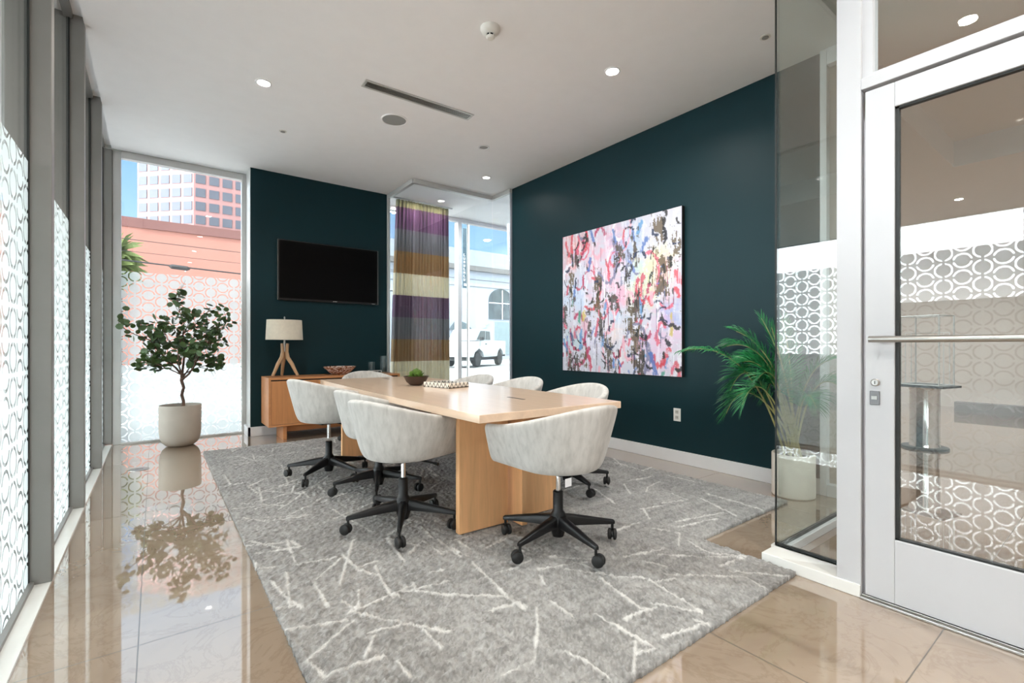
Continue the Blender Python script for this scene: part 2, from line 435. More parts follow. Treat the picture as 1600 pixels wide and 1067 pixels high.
# door: frame, transom, leaf
mb = MB()
mb.box(2.47, 2.61, .742, .835, 0, ZC, .003)
mb.box(2.47, 2.61, -.36, .742, 2.222, 2.272, .003); mb.box(2.47, 2.61, -.45, -.36, 0, ZC, .003)
mb.box(2.49, 2.61, -.36, .742, ZC - .05, ZC)
mb.box(2.49, 2.56, .705, .742, 2.272, ZC - .05); mb.box(2.49, 2.56, -.36, .705, 2.272, 2.29)
f = struct(mb.build('window_13', M['whitemetal'], smooth=0), 'white door frame with glass transom')
MB().box(2.52, 2.528, -.36, .705, 2.29, ZC - .05).build('glass', M['clear'], f, smooth=0)
mb = MB(); mb.box(2.455, 2.62, -.36, .742, 0, .012, .003); mb.box(2.475, 2.60, -.36, .742, .012, .017, .002)
struct(mb.build('trim_3', M['steel'], smooth=0), 'metal door threshold')
mb = MB(); mb.box(2.585, 2.605, -.36, .74, .017, 2.222); 
# leaf
mb.bm.free(); mb = MB()
DX0, DX1 = 2.475, 2.52
mb.box(DX0, DX1, .625, .728, .02, 2.208, .003); mb.box(DX0, DX1, -.35, -.25, .02, 2.208, .003)
mb.box(DX0, DX1, -.25, .625, .02, .288, .003); mb.box(DX0, DX1, -.25, .625, 2.105, 2.208, .003)
d = struct(mb.build('door_1', M['whitemetal'], smooth=0), 'white framed glass door with a long steel pull bar')
MB().box(2.494, 2.502, -.25, .625, .288, 2.105).build('glass', M['clear'], d, smooth=0)
mb = MB()
for a in ((.612, .6255, .286, 2.107), (-.2505, -.237, .286, 2.107), (-.2505, .6255, .286, .296), (-.2505, .6255, 2.097, 2.107)):
    mb.box(2.486, 2.510, *a)
mb.build('glazing_bead', M['seal'], d, smooth=0)
mb = MB(); mb.tube([(2.425, .70, 1.13), (2.425, -.32, 1.13)], .0135, 16); 
h = mb.build('pull_bar', M['steel'], d)
mb = MB(); mb.tube([(2.43, .66, 1.13), (2.476, .66, 1.13)], .008, 10); mb.tube([(2.43, -.29, 1.13), (2.476, -.29, 1.13)], .008, 10)
mb.build('bar_standoff', M['steel'], h)
R90 = Matrix.Rotation(-PI / 2, 4, 'Y')
mb = MB(); mb.lathe([(.016, 0), (.016, .008), (.012, .012), (0, .012)], seg=20, mat=Matrix.Translation((2.475, .690, .945)) @ R90)
lk = mb.build('lock_cylinder', M['steel'], d)
MB().box(2.462, 2.464, .6885, .6915, .938, .952).build('keyhole', M['dark'], lk, smooth=0)
mb = MB(); mb.box(2.468, 2.476, .675, .710, .848, .908, .002)
tl = mb.build('thumb_latch', plain('latch_grey', (120, 120, 122), .35, .6), d, smooth=0)
MB().box(2.464, 2.469, .682, .703, .872, .888, .001).build('latch_lever', M['steel'], tl, smooth=0)

# far side of the hall: glazed partition head and base band
struct(MB().box(10.75, 10.85, -4.2, 4.6, ZC - .11, ZC - .05).build('trim_4', plain('dark_header', (60, 56, 54), .5), smooth=0), 'dark ceiling line at the far side of the hall')
struct(MB().box(10.7, 10.9, -4.2, 1.9, .0, .17).build('trim_5', M['greybase'], smooth=0), 'grey base band across the hall')

# ground outside
o = MB().box(-.62, 90, -60, 160, -.4, -.14).box(-80, -.62, 11, 160, -.4, -.14).build('ground', M['concrete'], smooth=0); struct(o)
o = MB().box(-80, -.62, -60, 11, -.4, -.14).build('ground_street', M['asphalt'], smooth=0); struct(o)
# ================================================================ OUTSIDE
# pink building
t = thing('pink_building', 'low pink stucco building across the alley with a darker parapet band', 'building', (2, 40, -.14))
MB().box(-26, 6, 0, 10, 0, 9.1).build('wall', M['pink'], t, smooth=0)
MB().box(-2.6, 6, -.12, .4, 9.1, 9.72).build('parapet', M['pinkdark'], t, smooth=0)
MB().box(-26, -2.6, -.06, .4, 9.1, 9.74).build('parapet', M['pinkdark'], t, smooth=0)
# tower behind
t = thing('office_tower', 'tall pink office tower with a grid of square grey windows', 'building', (7.5, 139, -.14))
H = 60
MB().prism([(0, 0), (25.5, 0), (25.5, 30), (-11.0, 30), (-11.0, 10.9)], 0, H).build('wall', M['tower'], t, smooth=0)
def facade(p0, p1, n, z0, dz, rows, w, h):
    p0 = Vector(p0 + (0,)); p1 = Vector(p1 + (0,)); d = (p1 - p0); L = d.length; d.normalize(); nrm = Vector((d.y, -d.x, 0))
    for r in range(rows):
        for c in range(n):
            q = p0 + d * (L * (c + .5) / n) + nrm * .02
            mb = MB(); a = q - d * w / 2; b = q + d * w / 2; z = z0 + r * dz
            mb.prism([(a.x, a.y), (b.x, b.y), (b.x + nrm.x * .12, b.y + nrm.y * .12), (a.x + nrm.x * .12, a.y + nrm.y * .12)], z, z + h)
            mb.build('window', M['towerglass'], t, smooth=0)
facade((0, 0), (25.5, 0), 9, 27.9, 3.32, 7, 2.05, 2.1)
facade((-11.0, 10.9), (0, 0), 5, 27.9, 3.32, 7, 2.3, 2.1)
# fan palm
t = thing('palm_tree', 'shaggy green palm tree standing in front of the pink wall', 'tree', (-1.05, 20, -.14))
mb = MB(); mb.tube([(0, 0, 0), (.05, 0, 2.4), (0, 0, 4.4)], [.2, .17, .15], 10); mb.build('trunk', M['bark'], t)
mb = MB(); rr = random.Random(3)
for i in range(330):
    a = rr.uniform(0, 2 * PI); e = rr.uniform(-1.3, 1.2); L = rr.uniform(.6, 1.05)
    dv = Vector((math.cos(a) * math.cos(e), math.sin(a) * math.cos(e), math.sin(e)))
    sd = dv.cross(Vector((0, 0, 1))); sd = sd.normalized() if sd.length > .1 else Vector((1, 0, 0))
    b0 = Vector((0, 0, rr.uniform(3.7, 4.35))); m1 = b0 + dv * L * .6; tip = b0 + dv * L + Vector((0, 0, -.2 * L))
    mb.poly([b0 - sd * .012, m1 - sd * .035, tip, m1 + sd * .035, b0 + sd * .012])
mb.build('fronds', M['fan'], t, smooth=0)
# overhead cables
def cable(pts, r, label):
    mb = MB(); A, B = Vector(pts[0]), Vector(pts[1]); n = 14
    mb.tube([A.lerp(B, i / n) + Vector((0, 0, -4 * pts[2] * (i / n) * (1 - i / n))) for i in range(n + 1)], r, 6)
    return mb.build('overhead_cable', M['cable'], None), label
for pts, r, lab in (
    (((-6, 16, 3.62), (9, 16, 3.0), .05), .022, 'thick black overhead cable crossing the end window lowest'),
    (((-6, 16.3, 4.12), (9, 16.3, 3.86), .06), .010, 'thin upper overhead cable across the pink wall in the end window'),
    (((-6, 16.6, 3.86), (9, 16.6, 3.56), .06), .007, 'thinnest overhead cable just below the upper one in the end window')):
    o, l = cable(pts, r, lab); tag(o, l, 'cable', 'overhead cables outside the end window')
o = MB().tube([(.30, 16, 3.30), (.36, 16, 3.29), (.72, 16, 3.265), (.78, 16, 3.26)], [.02, .065, .065, .02], 10).build('cable_splice_box', M['cable'])
tag(o, 'black splice case hanging on the thick overhead cable', 'splice box')
# white building across the street
t = thing('white_building', 'white stucco building with arched window and grey sloped roof', 'building', (10, 36, -.14))
MB().box(3.2, 24, 0, 8, 0, 8.0).build('wall', M['whitewall'], t, smooth=0)
mb = MB(); mb.prism([(0, 0), (1.2, 0), (1.2, 1.65)], 0, 20.8)
bm = mb.bm
for v in bm.verts: v.co = Vector((v.co.z + 3.2, v.co.x - .4, v.co.y + 8.4))
mb.build('roof', M['roofgrey'], t, smooth=0)
MB().box(3.2, 24, -.45, .0, 7.95, 8.4, .03).build('eave', M['greybase'], t, smooth=0)
mb = MB()
ax, aw, z0, z1 = 15.75, 2.7, 3.75, 5.5
pts = [(-aw / 2, z0), (aw / 2, z0), (aw / 2, z1)] + [(aw / 2 * math.cos(a), z1 + aw / 2 * .8 * math.sin(a)) for a in [PI * i / 12 for i in range(1, 12)]] + [(-aw / 2, z1)]
mb.prism(pts, 0, .06)
for v in mb.bm.verts: v.co = Vector((ax + v.co.x, -v.co.z - .01, v.co.y))
w = mb.build('arched_window', M['winddark'], t, smooth=0)
mb = MB(); mb.box(ax + .1, ax + .18, -.12, -.06, z0, z1 + .95); mb.box(ax - aw / 2, ax + aw / 2, -.12, -.06, 5.2, 5.28)
mb.build('muntin', M['white'], w, smooth=0)
MB().box(15.1, 17.6, -.07, 0, .5, 3.5).build('window', plain('street_window', (128, 142, 146), .2, var=.1), t, smooth=0)
mb = MB(); mb.box(3.2, 24, -.04, 0, 7.2, 7.24); mb.box(3.2, 24, -.04, 0, 6.58, 6.62); mb.build('facade_groove', M['greybase'], t, smooth=0)
mb = MB(); mb.box(13.95, 14.2, -.15, 0, 3.2, 3.45, .02); mb.box(13.8, 13.98, -.12, 0, 2.95, 3.15, .02); mb.build('meter_box', plain('meter', (190, 186, 150), .6), t, smooth=0)
mb = MB(); mb.prism([(10.25, 2.7), (12.35, 2.7), (11.95, 3.25), (11.3, 3.5), (10.8, 3.4)], 0, .6)
for v in mb.bm.verts: v.co = Vector((v.co.x, -v.co.z * (3.55 - v.co.y), v.co.y))
mb.build('awning', M['winddark'], t, smooth=0)
# street banner
t = thing('blade_sign', 'tall slate-coloured street banner with white lettering', 'sign', (7.05, 11.6, -.14))
MB().tube([(0.115, 0, 0), (.115, 0, 4.75)], .036, 10).build('pole', M['white'], t)
bn = MB().box(-.08, .075, -.015, .015, 2.9, 4.6, .004).build('banner', M['signdark'], t, smooth=0)
for i in range(9):
    z = 3.1 + (i - 1) * .1; x = -.06; mb = MB()
    if i == 0: z = 2.96; mb.box(-.045, .04, -.022, -.0145, 2.96, 3.03)
    else:
        pts = [(0, 0), (.06, 0), (.06, .07 if i % 2 else .02), (.042, .07 if i % 2 else .02), (.042, .016), (.018, .016), (.018, .054), (.036, .054), (.036, .07), (0, .07)]
        if i % 2: pts = [(0, 0), (.06, 0), (.06, .07), (.042, .07), (.042, .016), (.018, .016), (.018, .07), (0, .07)]
        if i % 3 == 0: pts = [(0, 0), (.018, 0), (.018, .03), (.042, .03), (.042, 0), (.06, 0), (.06, .07), (0, .07)]
        mb.prism([(x + p[0], z + p[1]) for p in pts], 0, .0075)
        for v in mb.bm.verts: v.co = Vector((v.co.x, -.0145 - v.co.z, v.co.y))
    mb.build('letter', M['white'], bn, smooth=0)
o = MB().prism([(-.02, 2.7), (.02, 2.75), (.04, 4.43), (-.08, 4.43), (-.06, 3.5)], 0, .03)
for v in o.bm.verts: v.co = Vector((6.68 + v.co.x, 11.4 + v.co.z, v.co.y))
o = o.build('feather_flag', M['signdark'], None, smooth=0); tag(o, 'narrow slate flag hanging left of the lettered banner', 'flag')
# pickup truck (local x forward)
t = thing('pickup_truck', 'white pickup truck parked across the street beyond the glass entry', 'truck', (16.42, 25.37, -.10), math.atan2(-.54, -.84)); t.scale = (1.1, 1.1, 1.1)
mb = MB()
side = [(-1.95, .62), (-2.0, .95), (-1.98, 1.42), (.02, 1.44), (.06, 1.40), (2.75, 1.36), (3.35, 1.25), (3.45, .9), (3.42, .55), (2.6, .52), (2.5, .8), (1.95, 1.02), (1.4, .8), (1.3, .5), (-.62, .52), (-.72, .85), (-1.1, 1.03), (-1.45, .85), (-1.56, .58)]
def side_prism(pts, y0, y1, name, mat, par, bev=.0):
    m = MB(); m.prism([(p[0], p[1]) for p in pts], y0, y1, bev)
    for v in m.bm.verts: v.co = Vector((v.co.x, v.co.z, v.co.y))
    return m.build(name, mat, par, smooth=30)
side = [(x + .0, z) for x, z in side]
side_prism(side, -.92, .92, 'body', M['truck'], t, .03)
cab = [(.08, 1.40), (.16, 1.98), (.3, 2.04), (1.45, 2.04), (1.62, 1.98), (2.2, 1.40)]
side_prism(cab, -.80, .80, 'cab', M['truck'], t, .03)
for s in (-1, 1):
    for nm, pts in (('rear_window', [(.2, 1.46), (.27, 1.92), (.78, 1.94), (.78, 1.46)]), ('front_window', [(.9, 1.46), (.9, 1.94), (1.5, 1.93), (2.0, 1.46)])):
        m = MB(); m.prism(pts, 0, .03)
        for v in m.bm.verts: v.co = Vector((v.co.x, s * (.795 + v.co.z), v.co.y))
        m.build('side_window', M['truckglass'], t, smooth=0)
    MB().box(1.72, 1.9, s * .92 if s > 0 else -1.1, 1.1 if s > 0 else -.92, 1.42, 1.6, .02).build('mirror', M['tyre'], t, smooth=0)
    MB().box(.95, 1.12, s * .922 - .012, s * .922 + .012, 1.2, 1.25).build('door_handle', M['tyre'], t, smooth=0)
MB().box(-1.5, 3.2, -.8, .8, .35, .56).build('chassis', M['tyre'], t, smooth=0)
for wx in (-1.1, 2.0):
    for s in (-1, 1):
        R = Matrix.Translation((wx, s * .78, .39)) @ Matrix.Rotation(-s * PI / 2, 4, 'X')
        w = MB().lathe([(.28, -.12), (.37, -.12), (.395, -.08), (.395, .08), (.37, .12), (.28, .12)], seg=24, mat=R).build('wheel', M['tyre'], t)
        mb = MB(); mb.lathe([(0, .11), (.09, .12), (.1, .08), (.25, .07), (.28, .12), (.28, .0)], seg=24, mat=R)
        mb.build('rim', M['steel'], w)
mb = MB(); mb.box(-2.08, -1.95, -.9, .9, .5, .68, .02); mb.build('bumper', M['steel'], t, smooth=0)
# street side seen through the left windows: columns of the arcade and a wall
for i, y in enumerate((-6.2, -1.4, 3.4, 8.2)):
    o = MB().box(-6.5, -6.1, y, y + .4, -.14, 3.42, .02).build('column', M['greenwall'], None, smooth=0); struct(o)
o = MB().box(-16, -15.6, -30, 5.2, -.14, 2.6).build('wall_street', M['greenwall'], None, smooth=0); struct(o)
# ================================================================ FURNITURE
# ---- rug (L-shaped) with a pile and traced pale branching lines
STROKES = [[(0.589, 2.882), (0.557, 2.523), (0.74, 2.482)], [(0.661, 3.444), (1.146, 4.071)], [(0.67, 2.189), (0.887, 2.658)], [(0.768, 2.469), (0.584, 2.297), (0.576, 2.045)], [(0.778, 2.499), (0.786, 2.309), (0.897, 2.319)], [(0.782, 2.296), (0.845, 2.169), (0.819, 1.936)], [(0.868, 2.272), (0.838, 2.113)], [(0.484, 2.095), (0.451, 2.219), (0.428, 2.414)], [(0.934, 1.99), (0.641, 1.937)], [(0.641, 1.937), (0.892, 1.577)], [(0.643, 1.76), (0.796, 1.726)], [(0.629, 1.878), (0.419, 1.73), (0.449, 1.61)], [(0.818, 1.658), (0.822, 1.513)], [(0.462, 1.619), (0.64, 1.597)], [(0.391, 1.969), (0.613, 1.891)], [(0.447, 2.129), (0.504, 2.464)], [(0.4, 2.147), (0.47, 2.13)], [(0.667, 1.935), (0.637, 2.047)], [(0.687, 1.979), (0.628, 1.935)], [(0.947, 2.017), (0.922, 1.931), (1.021, 1.822), (1.213, 1.659)], [(1.271, 2.02), (1.222, 1.671)], [(1.288, 2.097), (1.262, 2.323), (1.277, 2.365)], [(1.052, 2.052), (1.114, 2.038)], [(1.213, 1.659), (1.218, 1.531)], [(1.043, 2.563), (1.231, 2.196)], [(1.043, 2.563), (1.002, 2.231)], [(1.268, 2.371), (1.258, 2.11)], [(1.317, 2.313), (1.439, 2.309)], [(1.348, 2.29), (1.345, 2.158)], [(1.418, 2.113), (1.625, 2.191), (1.666, 2.094)], [(1.418, 2.113), (1.629, 2.166)], [(1.305, 1.862), (1.413, 1.837)], [(1.077, 1.614), (1.226, 1.585)], [(1.456, 1.709), (1.417, 1.641)], [(1.265, 1.514), (1.184, 1.408), (1.044, 1.26), (0.911, 1.263)], [(1.344, 1.515), (1.339, 1.4)], [(1.596, 1.683), (1.734, 1.5)], [(1.663, 1.516), (1.602, 1.243), (1.662, 1.215)], [(1.491, 1.241), (1.662, 1.215)], [(1.68, 1.747), (1.72, 1.488), (1.835, 1.401)], [(1.676, 1.247), (1.777, 1.082)], [(1.831, 1.374), (1.781, 1.085)], [(1.828, 1.354), (1.937, 1.309)], [(1.938, 1.362), (2.205, 1.13)], [(2.217, 1.137), (2.182, 1.017)], [(2.217, 1.199), (2.385, 0.995)], [(2.093, 1.51), (2.402, 1.231), (2.224, 1.252)], [(1.967, 1.514), (2.01, 1.413)], [(2.37, 1.521), (2.319, 1.358), (2.429, 1.229)], [(2.268, 1.514), (2.427, 1.611), (2.366, 1.752)], [(1.929, 1.605), (2.185, 1.536)], [(1.509, 1.074), (1.734, 1.021)], [(1.707, 1.068), (1.722, 1.014)], [(1.164, 1.233), (1.185, 1.154), (1.187, 1.055)], [(1.407, 1.118), (1.267, 1.014)], [(1.344, 1.076), (1.427, 1.048)], [(1.426, 1.335), (1.432, 1.146), (1.437, 1.05)], [(1.341, 1.487), (1.338, 1.373)], [(1.22, 1.609), (1.231, 1.539)], [(0.722, 2.095), (0.667, 1.935)], [(0.832, 1.965), (0.866, 1.875)], [(0.656, 1.73), (0.583, 1.627)], [(0.665, 1.545), (0.671, 1.454)], [(0.396, 2.923), (0.557, 2.853)], [(0.337, 2.59), (0.473, 2.569)], [(0.403, 2.664), (0.366, 2.506)], [(0.421, 2.786), (0.628, 2.728)], [(0.943, 3.232), (1.01, 2.712)], [(0.876, 1.965), (1.076, 1.92)], [(2.664, 2.493), (2.535, 2.193)], [(2.129, 2.499), (2.449, 2.616), (2.625, 2.624)], [(2.923, 2.221), (3.022, 2.285), (3.222, 2.325)], [(3.036, 2.079), (3.001, 1.926), (2.8, 1.994)], [(2.573, 2.006), (2.784, 1.957)], [(2.59, 1.994), (2.48, 1.86)], [(2.562, 1.732), (2.957, 1.643)], [(3.119, 1.925), (2.967, 1.563)], [(3.242, 1.924), (3.218, 1.521)], [(2.506, 1.672), (2.817, 1.607)], [(2.388, 1.862), (2.095, 1.861)], [(1.626, 1.833), (1.81, 1.65)], [(1.485, 1.767), (1.797, 1.66)], [(1.524, 1.864), (1.43, 1.849)], [(3.431, 2.969), (3.393, 2.578)], [(3.032, 2.49), (3.304, 2.447)], [(3.439, 2.418), (3.456, 2.105)], [(2.943, 2.449), (2.791, 2.263)], [(0.628, 2.728), (0.605, 2.848)], [(1.271, 2.576), (1.252, 2.416)], [(1.063, 2.303), (1.189, 2.409), (1.197, 2.203)], [(0.431, 5.381), (0.652, 5.345)], [(0.785, 5.381), (0.757, 5.073)], [(0.92, 4.711), (0.834, 4.035)], [(0.898, 5.193), (1.226, 5.193)], [(0.383, 4.27), (0.648, 4.284)], [(0.4, 3.641), (0.698, 3.575)], [(0.639, 4.078), (0.592, 3.655)], [(0.464, 4.656), (0.473, 4.307)], [(1.275, 5.268), (1.536, 5.267)]]
def make_rug():
    x0, x1, y0, y1, nx, ny = .395, 3.545, 1.0, 5.82, .0, .0
    st = .008
    NX = int(round((x1 - x0) / st)) + 1; NY = int(round((y1 - y0) / st)) + 1
    X, Y = np.meshgrid(np.linspace(x0, x1, NX), np.linspace(y0, y1, NY))
    rng = np.random.default_rng(4)
    def smooth(sx, sy):
        a = rng.standard_normal((NY, NX))
        for ax, k in ((1, sx), (0, sy)):
            if k > 1:
                c = np.cumsum(np.concatenate([np.zeros_like(np.take(a, [0], ax)), a], ax), ax)
                n = a.shape[ax]; i = np.arange(n); lo = np.clip(i - k // 2, 0, n); hi = np.clip(i + k // 2 + 1, 0, n)
                a = (np.take(c, hi, ax) - np.take(c, lo, ax)) / np.sqrt(np.maximum(hi - lo, 1).reshape((-1, 1) if ax == 0 else (1, -1)))
        return a / a.std()
    line = np.zeros((NY, NX))
    rr = random.Random(11)
    segs = [list(s) for s in STROKES]
    for i in range(120):                                    # the same motif carried on over the rest of the rug
        cx, cy = rr.uniform(.5, 3.5), rr.uniform(1.6, 5.75)
        if cy < 2.6: continue
        a = rr.choice((.35, .9, 2.2, 2.7, 1.5)) + rr.uniform(-.25, .25); L = rr.uniform(.12, .4)
        p = (cx, cy); q = (cx + L * math.cos(a), cy + L * math.sin(a)); s = [p, q]
        if i % 2:
            b = a + rr.choice((-1, 1)) * rr.uniform(.6, 1.3); s.append((q[0] + .7 * L * math.cos(b), q[1] + .7 * L * math.sin(b)))
        segs.append(s)
    wob = smooth(9, 9) * .0018
    for s in segs:
        for p, q in zip(s, s[1:]):
            w = .0068
            m = (X > min(p[0], q[0]) - .04) & (X < max(p[0], q[0]) + .04) & (Y > min(p[1], q[1]) - .04) & (Y < max(p[1], q[1]) + .04)
            if not m.any(): continue
            dx, dy = q[0] - p[0], q[1] - p[1]; l2 = dx * dx + dy * dy + 1e-9
            t = np.clip(((X[m] - p[0]) * dx + (Y[m] - p[1]) * dy) / l2, 0, 1)
            dd = np.hypot(X[m] - p[0] - t * dx, Y[m] - p[1] - t * dy) + wob[m]
            line[m] = np.maximum(line[m], np.clip(1.25 - dd / w, 0, 1) ** .8)
    tone = .35 * smooth(41, 3) + .25 * smooth(3, 31) + .3 * smooth(61, 61) + .6 * smooth(3, 3) + .9 * smooth(1, 1)
    tone = np.tanh(tone * .5)
    base = np.array(lin((144, 142, 139))[:3]); lo = np.array(lin((108, 106, 104))[:3]); hi = np.array(lin((170, 168, 165))[:3])
    t = tone[..., None]
    col = np.where(t < 0, base + (base - lo) * t, base + (hi - base) * t)
    pale = np.array(lin((220, 218, 214))[:3])
    col = col * (1 - .8 * line[..., None]) + pale * .8 * line[..., None]
    Z = .017 + .0022 * smooth(1, 1) + .0022 * smooth(3, 3) + .003 * line
    edge = (.006 * rng.standard_normal((NY, NX)))
    keep = ~((X > 2.462) & (Y < 1.49))
    P = np.stack([X + .3 * edge, Y + .3 * edge.T[:NY, :NX] if False else Y + .3 * edge, Z], -1)
    idx = -np.ones((NY, NX), int); idx[keep] = np.arange(keep.sum())
    V = P[keep]; C = col[keep]
    a, b, c, d = idx[:-1, :-1], idx[:-1, 1:], idx[1:, 1:], idx[1:, :-1]
    ok = (a >= 0) & (b >= 0) & (c >= 0) & (d >= 0)
    F = np.stack([a[ok], b[ok], c[ok], d[ok]], -1)
    # skirt down to the floor along the boundary
    E = {}
    for f in F:
        for k in range(4):
            e = (f[k], f[(k + 1) % 4])
            if (e[1], e[0]) in E: del E[(e[1], e[0])]
            else: E[e] = 1
    bv = sorted({i for e in E for i in e}); mp = {i: len(V) + k for k, i in enumerate(bv)}
    low = V[bv].copy(); low[:, 2] = .001
    V = np.concatenate([V, low]); C = np.concatenate([C, C[bv] * .8])
    SK = [(e[1], e[0], mp[e[0]], mp[e[1]]) for e in E]
    me = bpy.data.meshes.new('area_rug')
    me.from_pydata(V.tolist(), [], F.tolist() + SK)
    at = me.attributes.new('paint', 'FLOAT_COLOR', 'POINT')
    at.data.foreach_set('color', np.concatenate([C, np.ones((len(C), 1))], 1).astype(np.float32).ravel())
    g, cc = vcol('rug_pile')
    n = g.noise(g.coord('Object'), 260, 3)
    cc2 = g.mix(.35, cc, g.ramp(n, [(.3, (.45, .45, .45, 1)), (.7, (1.1, 1.1, 1.1, 1))]), 'MULTIPLY')
    g.principled(cc2, .95, 0, n, .6, .004, Sheen_Weight=.3)
    me.materials.append(g.m); me.shade_smooth()
    o = bpy.data.objects.new('area_rug', me); COL.objects.link(o)
    tag(o, 'large L-shaped grey shaggy rug with pale branching lines on the marble floor', 'rug')
make_rug()

# ---- conference table
TZ = .76
t = thing('conference_table', 'long pale oak conference table on panel legs standing on the rug', 'table', (1.829, 3.50, 0))
t.rotation_euler = (0, 0, math.radians(-1.33))
W, L = .515, 1.545
poly = []
n = 14
for i in range(n + 1):
    y = -L + 2 * L * i / n; poly.append((W + .03 * (1 - (y / L) ** 2), y))
for i in range(n + 1):
    y = L - 2 * L * i / n; poly.append((-W - .03 * (1 - (y / L) ** 2), y))
MB().prism(poly, TZ - .042, TZ, .003).build('tabletop', M['oak'], t, smooth=20)
for s in (-1, 1):
    yb = s * 1.145
    lg = MB().box(-.415, -.075, yb - .02, yb + .02, .024, TZ - .042, .002).build('leg', M['oakz'], t, smooth=0)
    MB().box(.0, .33, yb, yb + .04, .024, TZ - .042, .002).build('leg_panel', M['oakz'], lg, smooth=0)
    MB().box(-.042, -.002, yb - (.12 if s < 0 else .35), yb + (.35 if s < 0 else .12), .024, TZ - .042, .002).build('leg_panel', M['oakz'], lg, smooth=0)
MB().box(-.04, -.004, -.79, .79, .45, .58, .002).build('stretcher', M['oakz'], t, smooth=0)
for y in (-1.03, 1.30):
    MB().box(.075, .095, y - .09, y + .09, TZ - .004, TZ + .0012).build('cable_slot', M['seal'], t, smooth=0)

